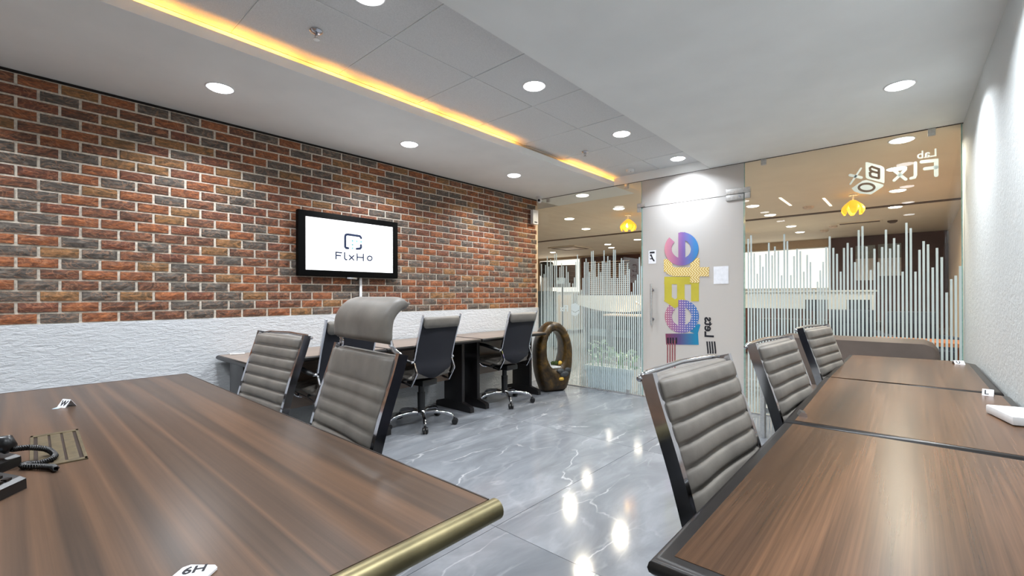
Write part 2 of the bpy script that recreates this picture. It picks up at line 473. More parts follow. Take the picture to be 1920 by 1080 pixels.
fo = fin('brick_rows', far_b, 'brick_far', wl); fo['kind'] = 'stuff'
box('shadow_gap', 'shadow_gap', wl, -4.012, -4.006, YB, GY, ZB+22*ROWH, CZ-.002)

# ------------------------------------------------------------------ right wall, back wall
b = NB(); prism(b, [(xr(GY+.02), GY+.02), (xr(YB), YB-.1), (xr(YB)+.25, YB-.1), (xr(YB)+.25, GY+.02)], 0, 2.72)
struct('wall_right', b, 'plaster_right')
b = NB(); bx(b, -4.25, .65, YB-.15, YB, 0, 2.72); struct('wall_back', b, 'paint_white')

# ------------------------------------------------------------------ ceiling: two soffits, tray of tiles, far corridor ceiling
TXL, TXR, LIP, TZ = -2.785, -1.63, .06, 2.655
b = NB()
bx(b, -4.03, TXL-.016, YB, GY+.55, CZ, CZ+.012)
bx(b, TXL-.016, TXL, YB, GY+.55, CZ, CZ+LIP)            # upstand of the left soffit in front of the lamp recess
prism(b, [(TXR, YB), (xr(YB)+.05, YB), (xr(GY)+.05, GY), (TXR, GY)], CZ, CZ+.149)
bx(b, TXL+.001, TXR-.001, GY-.005, GY+.012, CZ, CZ+.149)           # end of the tray over the glass
bx(b, -2.97, -2.95, YB, GY+.55, CZ+.012, CZ+.15)
bx(b, -4.03, .7, YB-.1, GY+.55, CZ+.15, CZ+.2)
ceil = struct('ceiling', b, 'ceiling_paint')
TP = .626
tb = NB(); bx(tb, .004, TP-.004, .004, TP-.004, 0, .012); ct = None
tj = NB(); bx(tj, .004, .16-.004, .004, TP-.004, 0, .012); cj = None
for ix in range(2):
    for iy in range(-6, 7):
        y0 = 1.461+iy*TP
        if y0 < YB-.4: continue
        x0 = -2.195+(ix-1)*TP
        if y0+TP > GY:      # last row is cut at the glass
            q = NB(); bx(q, x0+.004, min(x0+TP-.004, TXR), y0+.004, GY-.006, TZ, TZ+.012); fin('ceiling_tile', q, 'ceiling_tile', ceil); continue
        if ix == 1:
            q = None
            if cj is None:
                q = NB(); bx(q, .004, TXR-x0, .004, TP-.004, 0, .012); cj = fin('ceiling_tile', q, 'ceiling_tile', ceil); o = cj
            else: o = inst(cj, None, ceil)
        else:
            if ct is None: ct = fin('ceiling_tile', tb, 'ceiling_tile', ceil); o = ct
            else: o = inst(ct, None, ceil)
        o.location = (x0, y0, TZ+random.uniform(0, .002))
# T-bar grid seen in the joints and cut tiles over the recess
b = NB(); bx(b, -2.95, TXR, YB, GY-.006, TZ+.006, TZ+.01); fin('tile_grid', b, 'ceiling_paint', ceil)
b = NB(); bx(b, -2.95, -2.825, YB, GY+.5, TZ, TZ+.005); fin('recess_lid', b, 'ceiling_paint', ceil)
# warm led tape behind the upstand
led = thing('led_strip', 'warm orange led tape hidden in the ceiling recess above the brick wall side', 'light', (-2.86, 0, CZ+.03))
box('tape', 'white_plastic', led, -.012, .012, YB+.05, GY+.5, 0, .003)
box('tape_ledge', 'ceiling_paint', led, -.02, .02, YB+.02, GY+.52, -.018, 0)
y = YB+.1; seg = None; random.seed(3)
while y < GY+.45:
    if not (3.22 < y < 3.98) :
        L_ = random.choice((.16, .24, .3))
        q = NB(); bx(q, -.008, .008, y, y+L_, .003, .009); fin('led_segment', q, 'cove_led', led)
        y += L_+random.choice((.03, .06, .12))
    else: y += .1

# ------------------------------------------------------------------ lamps, sprinklers, detectors in the ceiling
def downlight(loc, r, glow, label, group):
    o = thing('downlight', label, 'light', loc, 0, group)
    q = NB(); n = 28
    rings_loft(q, [[(a*cos(2*pi*k/n), a*sin(2*pi*k/n), z) for k in range(n)] for a, z in ((r+.012, 0), (r+.01, -.005), (r, -.004), (r-.002, .0))], caps=False)
    fin('trim_ring', q, 'white_plastic', o, 1)
    q = NB(); lathe(q, [(.001, 0), (r-.002, 0), (r-.003, -.006), (r*.86, -.0105), (r*.5, -.0125), (.001, -.013)], n=28); fin('diffuser', q, glow, o, 1)
    inn = glow == 'downlight_inner'
    ld = bpy.data.lights.new('lamp', 'AREA'); ld.shape = 'DISK'; ld.size = 2*r-.006; ld.spread = SPREAD_IN if inn else SPREAD_OUT
    ld.energy = W_IN if inn else W_OUT; ld.color = (.9, .95, 1) if inn else (1, .86, .68)
    lo = bpy.data.objects.new('lamp', ld); COL.objects.link(lo); lo.parent = o; lo.location = (0, 0, -.0145)
    return o
RD = .073
first = {}
def put_light(key, loc, label, group, r=RD, glow='downlight_inner'):
    if key not in first: first[key] = downlight(loc, r, glow, label, group)
    else: dup(first[key], loc, 0, label, group)
for k, (y, lab) in enumerate([(-.5, 'white round downlight in the soffit over the brick wall, behind the camera end'), (.94, 'large round downlight in the soffit beside the brick wall, nearest in view'), (2.416, 'round downlight in the brick wall soffit, right above the wall screen'), (3.83, 'round downlight in the brick wall soffit, last before the glass')]):
    put_light('in', (-3.37, y, CZ), lab, 'downlights along the brick wall')
for y, lab in [(-.1, 'round downlight in the tiled tray, out of view behind'), (1.177, 'round downlight in the tiled ceiling tray cut by the top of the picture'), (2.454, 'round downlight in the tiled tray, second from the top of the picture'), (3.709, 'round downlight in the tiled tray, third towards the glass'), (4.78, 'round downlight in the tiled tray just before the glass door')]:
    put_light('in', (-1.97+(.09 if y > 4.5 else 0), y, TZ), lab, 'downlights in the tiled tray')
for y, lab in [(-.1, 'round downlight in the right soffit, out of view behind'), (1.25, 'round downlight in the plain right soffit, out of view above'), (2.56, 'round downlight in the plain right soffit above the desks'), (3.864, 'round downlight in the plain right soffit near the white wall')]:
    put_light('in', (-.068, y, CZ), lab, 'downlights in the right soffit')
def sprinkler(loc, label):
    o = thing('sprinkler', label, 'sprinkler', loc, 0, 'ceiling sprinklers')
    q = NB(); lathe(q, [(.001, 0), (.034, 0), (.034, -.004), (.026, -.012), (.012, -.016), (.001, -.016)]); fin('escutcheon', q, 'chrome', o, 30)
    q = NB(); tube(q, [(-.01, 0, -.015), (-.013, 0, -.03), (-.005, 0, -.046)], .003, 6); tube(q, [(.01, 0, -.015), (.013, 0, -.03), (.005, 0, -.046)], .003, 6); cyl(q, (0, 0, -.028), .004, .004, .03, 8)
    fin('frame_arm', q, 'chrome', o, 1)
    q = NB(); lathe(q, [(.001, -.044), (.017, -.046), (.017, -.049), (.001, -.05)]); fin('deflector', q, 'steel', o, 30)
    return o
sp = sprinkler((-2.45, 1.145, TZ), 'chrome sprinkler head in the tiled ceiling nearest the orange glow')
dup(sp, (-2.49, 3.92, TZ), 0, 'small chrome sprinkler head in the tiled ceiling towards the glass')
o = thing('smoke_detector', 'white round smoke detector on the last ceiling tile before the glass', 'detector', (-2.46, 4.84, TZ))
q = NB(); lathe(q, [(.001, 0), (.05, 0), (.05, -.012), (.04, -.03), (.001, -.034)]); fin('housing', q, 'white_plastic', o, 30)
q = NB(); cyl(q, (.02, -.03, -.028), .004, .004, .01, 8); fin('indicator', q, 'ink', o)

# ------------------------------------------------------------------ glass partition and frosted door
XD0, XD1, ZD = -2.415, -1.30, 2.235
gp = struct('wall_far')
box('glass_pane', 'clear_glass', gp, -4.0, XD0-.004, GY-.005, GY+.005, .012, CZ-.004)
box('glass_pane', 'clear_glass', gp, XD1+.004, xr(GY), GY-.005, GY+.005, .012, CZ-.004)
box('transom_pane', 'frosted_glass', gp, XD0, XD1, GY-.005, GY+.005, ZD+.006, CZ-.004)
for x in (XD0-.003, XD1+.003): box('pane_edge', 'glass_edge', gp, x-.0025, x+.0025, GY-.0055, GY+.0055, .012, CZ-.004)
box('pane_edge', 'glass_edge', gp, xr(GY)-.014, xr(GY)-.006, GY-.006, GY+.006, .012, CZ-.004)
box('bottom_channel', 'steel', gp, -4.0, XD0-.004, GY-.009, GY+.009, 0, .011)
box('bottom_channel', 'steel', gp, XD1+.004, xr(GY), GY-.009, GY+.009, 0, .011)
box('top_channel', 'edge_dark', gp, -4.0, xr(GY), GY-.007, GY+.007, CZ-.005, CZ)
for px, py in ((1175, 347), (1432, 299), (1747, 243), (1028, 372)):
    P_ = on_y(px, py, GY)
    q = NB(); bx(q, P_.x-.024, P_.x+.024, GY-.014, GY+.014, CZ-.062, CZ-.003, bev=.004); cyl(q, (P_.x, GY-.015, CZ-.03), .009, .009, .004, 12, 'y')
    fin('glass_clamp', q, 'steel', gp, 30)
P_ = on_y(1178, 740, GY)
q = NB(); bx(q, P_.x-.024, P_.x+.024, GY-.014, GY+.014, .002, .055, bev=.004); fin('glass_clamp', q, 'steel', gp, 30)
# frosted stripes of uneven height
LS = [(28,190),(55,290),(70,200),(88,110),(103,215),(120,140),(137,190),(162,90),(180,80),(196,350),(215,220),(232,180),(249,210),(265,330),(281,210),(298,270),(315,380),(330,430),(345,385),(362,325),(377,165),(393,95),(411,165),(432,450),(448,330),(463,170),(480,135),(499,170),(516,270),(535,60),(552,55),(570,160),(588,320),(607,180),(627,270),(645,160),(662,50),(682,175),(700,110),(720,150),(740,330),(758,40),(775,45),(797,330),(818,180),(838,130),(858,150),(878,300),(900,180),(918,240),(940,470),(960,380),(980,355),(1002,295),(1020,120),(1040,210)]
RS = [(58,215),(82,185),(108,335),(135,508),(158,352),(182,448),(208,340),(232,248),(260,352),(283,280),(312,318),(340,522),(362,175),(388,235),(418,520),(445,360),(470,298),(498,318),(527,490),(555,350),(583,410),(612,640),(643,575),(666,480),(690,408),(716,285),(745,195),(776,292),(807,342),(838,492),(866,292),(897,250),(930,290)]
RS2 = [(15,412),(45,142),(77,108),(112,280),(147,478),(178,300),(211,412),(243,285),(275,138),(310,297),(344,210),(379,265),(416,492),(448,80),(484,125),(524,492),(558,308),(593,235),(630,262),(670,457),(706,292),(746,370),(787,668),(826,555),(864,525),(902,445),(935,215)]
tops = [(1010+a/5.4, 460+c/5.4, .0145) for a, c in LS]+[(1390+a/4.5, 400+c/4.5, .0155) for a, c in RS]+[(1600+a/4.5, 400+c/4.5, .0155) for a, c in RS2]
for px, py, w in tops:
    P_ = on_y(px, py, GY-.006)
    if P_.x < -3.985 or P_.x > xr(GY)-.01: continue
    box('frosted_stripe', 'frost_film', gp, P_.x-w/2, P_.x+w/2, GY-.0068, GY-.0056, .014, P_.z)
# logo on the right pane, seen from behind
def ppts(l, ox, oy, s, y): return [(lambda v: (v.x, v.z))(on_y(ox+a/s, oy+c/s, y)) for a, c in l]
YD = GY-.0064
def logo_px(l): return ppts(l, 1570, 250, 6.354, YD)
def stroke(name, m, parent, lists, w, y0=None, y1=None, caps=True):
    q = NB()
    for j, l in enumerate(lists): ribbon(q, l, w, (y0 or YD-.0006)-j*.00017, (y1 or YD+.0006)-j*.00017, caps)
    return fin(name, q, m, parent)
stroke('logo_letter', 'white_film', gp, [logo_px([(1005,340),(1178,322),(1178,500)]), logo_px([(1045,422),(1175,405)])], .027)
stroke('logo_letter', 'white_film', gp, [logo_px([(930,352),(930,500),(918,525),(878,535)])], .023)
stroke('logo_letter', 'white_film', gp, [logo_px([(678,560),(812,430)]), logo_px([(672,440),(815,548)])], .023)
q = NB(); poly_y(q, logo_px([(335,345),(355,342),(520,385),(552,402),(562,425),(562,580),(555,595),(355,540),(338,525)]), YD-.0006, YD+.0006); fin('logo_tile', q, 'white_film', gp)
stroke('logo_letter', 'tan_film', gp, [logo_px([(495,425),(495,535)]), logo_px([(495,427),(410,398),(388,412),(392,440),(420,455),(495,475)]), logo_px([(420,455),(388,470),(392,505),(415,520),(495,537)])], .017, YD-.0014, YD-.0006)
q = NB(); poly_y(q, logo_px([(168,655),(300,565),(345,555),(550,610),(548,632),(430,710),(400,728),(270,718),(200,690)]), YD-.0006, YD+.0006); fin('logo_tile', q, 'white_film', gp)
stroke('logo_letter', 'tan_film', gp, [logo_px([(348+92*cos(a), 645+45*sin(a)) for a in [2*pi*k/24 for k in range(25)]])], .018, YD-.0014, YD-.0006)
stroke('logo_letter', 'white_film', gp, [logo_px([(282,418),(155,605)])], .015)
stroke('logo_letter', 'white_film', gp, [logo_px([(150,497),(285,528)])], .023)
O_ = on_y(1570+1192/6.354, 250+268/6.354, YD)
text('logo_letter', 'Lab', 'white_film', gp, O_, (-1, 0, 0), (0, 0, 1), .088, bold=.014)
# small twin of the logo on the left pane
O_ = on_y(1073, 585, YD)
text('logo_letter', 'Flx', 'white_film', gp, (on_y(1066, 584, YD-.002)), (-1, 0, 0), (0, 0, 1), .12, bold=.012)
q = NB(); poly_y(q, ppts([(1071,571),(1078,568),(1086,573),(1086,581),(1078,585),(1071,581)], 0, 0, 1, YD-.002), YD-.003, YD-.0018); fin('logo_tile', q, 'white_film', gp)
q = NB(); poly_y(q, ppts([(1071,583),(1078,587),(1086,583),(1084,590),(1078,593),(1072,590)], 0, 0, 1, YD-.002), YD-.003, YD-.0018); fin('logo_tile', q, 'white_film', gp)

dr = struct('door_1')
box('door_leaf', 'frosted_glass', dr, XD0+.006, XD1-.006, GY-.006, GY+.006, .012, ZD)
for x in (XD0+.006, XD1-.006): box('leaf_edge', 'glass_edge', dr, x-.002, x+.002, GY-.0065, GY+.0065, .012, ZD)
box('leaf_edge', 'edge_dark', dr, XD0+.006, XD1-.006, GY-.0062, GY+.0062, ZD, ZD+.004)
def fitting(x0, x1, z0, z1):
    q = NB(); bx(q, x0, x1, GY-.018, GY+.018, z0, z1, bev=.003); return fin('patch_fitting', q, 'steel', dr, 30)
fitting(XD1-.17, XD1, ZD-.055, ZD+.002); fitting(XD1-.17, XD1+.06, ZD+.008, ZD+.062); fitting(XD1+.008, XD1+.06, ZD-.05, ZD+.006)
fitting(XD0-.055, XD0+.045, ZD+.008, ZD+.055); fitting(XD0-.055, XD0-.008, ZD-.05, ZD+.006)
fitting(XD1-.16, XD1-.004, .003, .06)
q = NB(); cyl(q, (XD1-.04, GY-.019, ZD-.026), .01, .01, .004, 14, 'y'); fin('cover_screw', q, 'chrome', dr)
hx = on_y(1221, 570, GY-.05).x
ph = bpy.data.objects.new('pull_handle', None); COL.objects.link(ph); ph.parent = dr; ph.location = (hx, GY, 1.09)
for sy in (-1, 1):
    q = NB(); tube(q, [(0, sy*.055, -.24), (0, sy*.055, .24)], .0125, 12); fin('grip_bar', q, 'steel', ph, 30)
    for dz in (-.17, .17):
        q = NB(); cyl(q, (0, sy*.03, dz), .009, .009, .045, 10, 'y'); cyl(q, (0, sy*.0085, dz), .016, .016, .005, 14, 'y'); fin('standoff', q, 'chrome', ph, 30)
# print on the door: big word running upwards and seen mirrored, from the other side
def dp(l): return ppts(l, 1220, 420, 4.155, GY-.0072)
XA, XB_ = dp([(105, 300)])[0][0], dp([(375, 300)])[0][0]
t, sp_, c = grad('print_pink_blue', 0, XA, XB_, [(0, (206, 138, 150)), (.3, (174, 112, 146)), (.55, (120, 92, 156)), (.9, (58, 124, 182))]); t.col(c); MT['print_pink_blue'] = t.m
t, sp_, c = grad('print_plum_teal', 0, XA, XB_, [(0, (126, 56, 76)), (.45, (90, 74, 124)), (.9, (28, 130, 170))]); t.col(c); MT['print_plum_teal'] = t.m
simple('print_yellow', (196, 182, 62), .5, vary=.04, vs=5)
t, sp_, c = grad('print_dots', 0, XA, XB_, [(0, (186, 112, 128)), (.45, (128, 96, 158)), (.9, (52, 110, 176))])
kx = t.math('SUBTRACT', t.math('FRACT', t.math('MULTIPLY', sp_.outputs[0], 38)), .5); kz = t.math('SUBTRACT', t.math('FRACT', t.math('MULTIPLY', sp_.outputs[2], 38)), .5)
dd = t.math('ADD', t.math('MULTIPLY', kx, kx), t.math('MULTIPLY', kz, kz))
t.col(t.mix(t.math('LESS_THAN', dd, .06), c, (222, 206, 206))); MT['print_dots'] = t.m
t, sp_, c = grad('print_chevron', 0, XA, XB_, [(0, (206, 170, 70)), (1, (196, 160, 80))])
zz = t.math('ABSOLUTE', t.math('SUBTRACT', t.math('FRACT', t.math('MULTIPLY', sp_.outputs[2], 11.5)), .5))
st = t.math('FRACT', t.math('ADD', t.math('MULTIPLY', sp_.outputs[0], 34), t.math('MULTIPLY', zz, 3)))
t.col(t.mix(t.math('LESS_THAN', st, .45), c, (236, 222, 176))); MT['print_chevron'] = t.m
simple('print_stripe_red', (150, 84, 88), .5)
YP = GY-.0072
def door_print(m, lists, w, k=0, caps=False): return stroke('door_letter', m, dr, [dp(l) for l in lists], w, YP-.0005-k*.0016, YP+.0005-k*.0016, caps)
def arc(cx, cy, rx, ry, a0, a1, n=30): return [(cx+rx*cos(radians(a0+(a1-a0)*k/n)), cy+ry*sin(radians(a0+(a1-a0)*k/n))) for k in range(n+1)]
def door_ring(m, cx, cy, k):
    q = NB()
    l = dp(arc(cx, cy, 104, 101, -97, 225, 40)); ribbon(q, l, .083, YP-.0005-k*.0016, YP+.0005-k*.0016, False)
    ribbon(q, dp([(243, cy-128), (243, cy+112)]), .078, YP-.0008-k*.0016, YP+.0002-k*.0016, False)
    return fin('door_letter', q, m, dr)
door_print('print_yellow', [[(106,440),(375,440)], [(136,420),(136,592)], [(118,575),(190,622),(262,575)], [(235,430),(235,610)], [(345,430),(345,602)]], .085, 0)
door_print('print_plum_teal', [[(118,897),(372,897)]], .125, 0)
door_print('print_plum_teal', [[(336,850),(358,775)]], .085, .5)
door_ring('print_dots', 242, 720, 1)
door_print('print_chevron', [[(136,272),(136,372)], [(136,352),(180,372),(455,372)], [(344,266),(344,458)]], .1, 1)
door_ring('print_pink_blue', 240, 194, 2)
for x in (132, 151, 170, 189): door_print('print_stripe_red', [[(x,905),(x,1120)]], .014, 1)
for x in (135, 155, 175, 200): door_print('ink', [[(x,885),(x,930)]], .016, 2)
for x in (447, 466, 485, 505): door_print('ink', [[(x-8,915),(x,990),(x,1010)]], .016, 0)
O_ = dp([(422, 884)])[0]
text('door_letter', 'Lets', 'ink', dr, (O_[0], YP, O_[1]), (0, 0, 1), (1, 0, 0), .132, bold=.028)
# small things stuck on the door
a_, c_ = on_y(1216, 470, YP), on_y(1230, 494, YP)
o = box('notice_sticker', 'paper', None, a_.x, c_.x, GY-.0085, GY-.0065, c_.z, a_.z); tag(o, 'small white sticker with a black pictogram on the frosted door by the handle', 'sticker')
m_ = (a_.x+c_.x)/2; zc = (a_.z+c_.z)/2
q = NB(); poly_y(q, [(m_-.03, a_.z-.015), (m_+.03, a_.z-.015), (m_+.03, a_.z-.035), (m_-.03, a_.z-.035)], GY-.0092, GY-.0085)
ribbon(q, [(m_-.008, zc+.01), (m_+.004, zc-.02), (m_+.022, zc-.045)], .016, GY-.0092, GY-.0085); ribbon(q, [(m_+.006, zc-.018), (m_-.022, zc-.02)], .012, GY-.0092, GY-.0085); ribbon(q, [(m_-.018, zc+.022), (m_-.012, zc+.022)], .02, GY-.0092, GY-.0085)
fin('pictogram', q, 'ink', o)
a_, c_ = on_y(1339, 500, GY+.01), on_y(1367, 532, GY+.01)
o = box('notice_paper', 'paper', None, a_.x, c_.x, GY-.0085, GY-.0068, c_.z, a_.z); tag(o, 'blank white sheet of paper stuck on the frosted door right of the print', 'paper')

# ------------------------------------------------------------------ wall screen with conduit
tv = thing('wall_screen', 'black framed flat screen showing a white slide, hung on the brick wall', 'screen', (XL+.01, 2.18, 1.375))
D = .052
q = NB(); bx(q, 0, D, -.5, .5, 0, .572, bev=.006); fin('casing', q, 'tv_black', tv, 30)
box('display', 'screen_white', tv, D-.001, D+.0015, -.437, .437, .055, .517)
q = NB(); bx(q, .012, D-.006, -.05, .05, -.02, 0, bev=.004); fin('sensor', q, 'chrome', tv, 30)
def tvp(l): return [(on_x(540+a/4.32, 370+c/4.32, XL+.01+D)) for a, c in l]
def tv_stroke(name, m, lists, w):
    q = NB(); X = D+.0018; k_ = 0
    for l in lists:
        pts = [(v.y-2.18, v.z-1.375) for v in tvp(l)]
        ribbon(q, pts, w, -X-.0008-.0003*(k_:=k_+1), -X-.0003*k_)
    for v in q.verts: v.co = Vector((-v.co.y, v.co.x, v.co.z))
    return fin(name, q, m, tv)
for l_ in ([(591,330),(590,325),(580,314),(480,300),(466,305),(462,318),(462,400),(470,410),(487,412)], [(590,388),(591,405),(583,415),(556,417)]): tv_stroke('logo_emblem', 'navy_ink', [l_], .021)
for a, c in ((521,353),(556,357),(591,361),(521,384),(521,413)): tv_stroke('logo_dot', 'teal_ink', [[(a-.5,c),(a+.5,c)]], .017)
for s_ in ([[(388,498),(388,445),(434,449)], [(388,470),(425,473)]], [[(458,448),(458,495),(468,506),(476,504)]], [[(496,470),(532,508)], [(532,472),(496,505)]], [[(559,458),(559,511)], [(609,461),(609,513)], [(559,485),(609,488)]], [[(661+19*cos(2*pi*k/16), 494+18*sin(2*pi*k/16)) for k in range(17)]]):
    tv_stroke('logo_letter', 'navy_ink', s_, .0115)
o = box('cable_conduit', 'white_plastic', None, XL+.004, XL+.022, 2.278, 2.302, .74, 1.374, bev=.003); tag(o, 'thin white cable conduit running down the brick wall below the screen', 'conduit')

# ------------------------------------------------------------------ big meeting table on the left
lt = thing('meeting_table', 'large dark walnut meeting table with a brass tube along its end', 'table', (-1.95, .1, 0))
X0, X1, YA, YF = -3.182, -.705, -.62, .715
box('tabletop', 'walnut_table', lt, X0+.006, X1, YA, YF-.004, .722, .75, world=True, bev=.002)
box('edge_band', 'edge_dark', lt, X0, X0+.006, YA, YF, .72, .7505, world=True)
box('edge_band', 'edge_dark', lt, X0, X1, YF-.004, YF, .72, .7505, world=True)
box('under_frame', 'leg_black', lt, X0+.25, X1-.25, -.1, .2, .66, .722, world=True)
q = NB(); tube(q, [(-.69, YA, .731), (-.69, .722, .731)], .0225, 20); fin('edge_tube', q, 'brass_tube', lt, 30, True)['label'] = 'brass tube along the table end'
for x in (-2.98, -1.08):
    q = NB(); bx(q, x-.03, x+.03, -.3, .25, .06, .66, bev=.01); bx(q, x-.05, x+.05, -.45, .34, 0, .06, bev=.015); fin('leg', q, 'leg_black', lt, 30, True)
gr = thing('cable_box', 'olive brass cable box lid with three slots set in the meeting table', 'cable box', (-1.915, .108, .75), -.03)
L_, Wd = .2, .056
q = NB()
for a in ((-L_, L_, Wd-.008, Wd), (-L_, L_, -Wd, -Wd+.008), (-L_, -L_+.02, -Wd, Wd), (L_-.02, L_, -Wd, Wd)): bx(q, a[0], a[1], a[2], a[3], -.004, .004, bev=.0015)
fin('rim', q, 'olive_brass', gr, 30)
box('well', 'edge_dark', gr, -L_+.01, L_-.01, -Wd+.006, Wd-.006, -.003, .0006)
for yy in (-.0285, 0, .0285): 
    q = NB(); bx(q, -L_+.02, L_-.02, yy-.0115, yy+.0115, -.003, .003, bev=.0015); fin('lid_slat', q, 'olive_brass', gr, 30)
# desk telephones, only their right part in view
def phone(loc, rz, label, hs):
    o = thing('telephone', label, 'telephone', loc, rz, 'telephones on the meeting table')
    q = NB()
    rings_loft(q, [[(x, y, z) for x, z in ((-.11, 0), (.11, 0), (.108, h_), (-.108, h_))] for y, h_ in ((-.1, .024), (-.085, .03), (.0, .05), (.1, .082))])
    fin('body', q, 'plastic_black', o)
    def top(y): return .03+(y+.085)*.235+max(0, y)*.085
    q = NB(); rings_loft(q, [[(x, y, top(y)+dz) for x, dz in ((-.045*hs-.06, -.002), (-.045*hs+.06, -.002), (-.045*hs+.06, .004), (-.045*hs-.06, .004))] for y in (.025, .09)]); fin('display', q, 'lcd_grey', o)
    q = NB(); rings_loft(q, [[(x, y, top(y)+dz) for x, dz in ((.02*hs-.018, -.002), (.02*hs+.018, -.002), (.02*hs+.018, .002), (.02*hs-.018, .002))] for y in (-.08, -.062)]); fin('number_label', q, 'label_blue', o)
    for i in range(3):
        for j in range(4):
            x, y = -.045*hs+(i-1)*.027, -.078+j*.022; z = top(y)
            box('key', ('key_gold' if j == 0 else 'key_red') if (i*hs > hs and j < 2) else 'edge_black', o, x-.009, x+.009, y-.007, y+.007, z-.004, z+.004)
    X = .073*hs
    q = NB(); tube(q, [(X, -.098, .052), (X, -.085, .066), (X, -.05, .07), (X, .03, .092), (X, .07, .108), (X, .088, .1)], [.018, .024, .016, .016, .024, .02], 12); fin('handset', q, 'plastic_black', o, 1)
    return o
p1 = phone((-1.541, -.079, .75), radians(143), 'black desk telephone with grey display on the meeting table, cut by the picture edge', -1)
p2 = phone((-1.769, -.083, .75), radians(143), 'black desk telephone behind the other one, next to the brass cable box', 1)
p1.scale = p2.scale = (.8, .8, 1)
q = NB(); pts = []
path = [Vector(v) for v in ((-1.772, .016, .80), (-1.8, .05, .79), (-1.83, .085, .768), (-1.77, .095, .7595), (-1.735, .066, .7595), (-1.75, .042, .7595), (-1.735, .036, .7595), (-1.69, .07, .7595), (-1.665, .086, .7595), (-1.645, .09, .7595))]
def catmull(p, n):
    out = []
    for i in range(len(p)-1):
        p0, p1_, p2_, p3 = p[max(i-1, 0)], p[i], p[i+1], p[min(i+2, len(p)-1)]
        for k in range(n):
            t_ = k/n; out.append(.5*((2*p1_)+(p2_-p0)*t_+(2*p0-5*p1_+4*p2_-p3)*t_*t_+(3*p1_-p0-3*p2_+p3)*t_**3))
    return out+[p[-1]]
cp = catmull(path, 26)
for i, v in enumerate(cp):
    d = (cp[min(i+1, len(cp)-1)]-cp[max(i-1, 0)]).normalized(); s_ = d.cross(Vector((0, 0, 1))).normalized(); w_ = s_.cross(d)
    for k in range(2):
        a = 2*pi*(i+k*.5)/3.0; pts.append(v+s_*cos(a)*.006+w_*sin(a)*.006)
tube(q, pts, .0026, 5); o = fin('coiled_cord', q, 'plastic_black', None, 1)
bpy.context.view_layer.update(); o.parent = p2; o.matrix_parent_inverse = p2.matrix_world.inverted()

# ------------------------------------------------------------------ folded cards
def tent_card(loc, rz, label, s, word, w=.06, h=.045, tilt=.6):
    o = thing('seat_card', label, 'card', loc, rz, 'folded seat cards')
    q = NB(); d = h*math.sin(tilt); z = h*math.cos(tilt)
    for sg in (1, -1): rings_loft(q, [[(-w/2, sg*d, 0), (w/2, sg*d, 0), (w/2, sg*d-.0012*sg, 0), (-w/2, sg*d-.0012*sg, 0)], [(-w/2, 0, z), (w/2, 0, z), (w/2, -.0012*sg, z), (-w/2, -.0012*sg, z)]])
    fin('folded_paper', q, 'paper', o)
    u = Vector((0, d, z)).normalized()
    n_ = Vector((0, -z, d)).normalized()
    text('writing', word, 'ink', o, Vector((-w*.33, -d, 0))+u*h*.2+n_*.0012, (1, 0, 0), u, s, .0002, .02)
    return o
tent_card((-2.6, .175, .75), radians(28), 'white folded card standing far on the walnut meeting table', .032, 'W', .045, .036)
o = thing('seat_card', 'white card with black handwriting lying at the front of the meeting table', 'card', (-.868, .203, .751), radians(41), 'folded seat cards'); o.scale = (.78, .78, 1)
q = NB(); prism(q, [(-.035, -.03), (.03, -.03), (.036, -.02), (.036, .022), (.026, .03), (-.026, .03), (-.036, .02)], 0, .004)
fin('folded_paper', q, 'paper', o)
text('writing', '6H', 'ink', o, (-.022, -.006, .0045), (.94, .34, 0), (-.34, .94, 0), .036, .0003, .02)
q = NB(); bx(q, -.03, .03, -.01, .01, 0, .0006); o = fin('tape_strip', q, 'label_blue', None); o.location = (-2.6, .155, .7503); o.rotation_euler = (0, 0, -.6); tag(o, 'short strip of clear tape beside the far folded card', 'tape')

# ------------------------------------------------------------------ right hand desks (three in a row along the white wall)
DZ = .75
def bull(b, pts, z0, z1, r):
    """desk edge: outline swept with a rounded nose"""
    n = len(pts); rings = []
    cx = sum(p_[0] for p_ in pts)/n; cy = sum(p_[1] for p_ in pts)/n
    def off(d):
        out = []
        for i in range(n):
            p0, p1_, p2_ = Vector(pts[i-1]), Vector(pts[i]), Vector(pts[(i+1) % n])
            e1 = (p1_-p0).normalized(); e2 = (p2_-p1_).normalized()
            n1 = Vector((-e1.y, e1.x)); n2 = Vector((-e2.y, e2.x)); m_ = (n1+n2).normalized(); k_ = 1/max(.3, m_.dot(n1))
            out.append(p1_+m_*d*k_)
        return out
    for k in range(7):
        a = -pi/2+pi*k/6; d = r*(1-cos(a)); z = (z0+z1)/2+sin(a)*(z1-z0)/2
        rings.append([(v.x, v.y, z) for v in off(d)])
    rings_loft(b, rings)
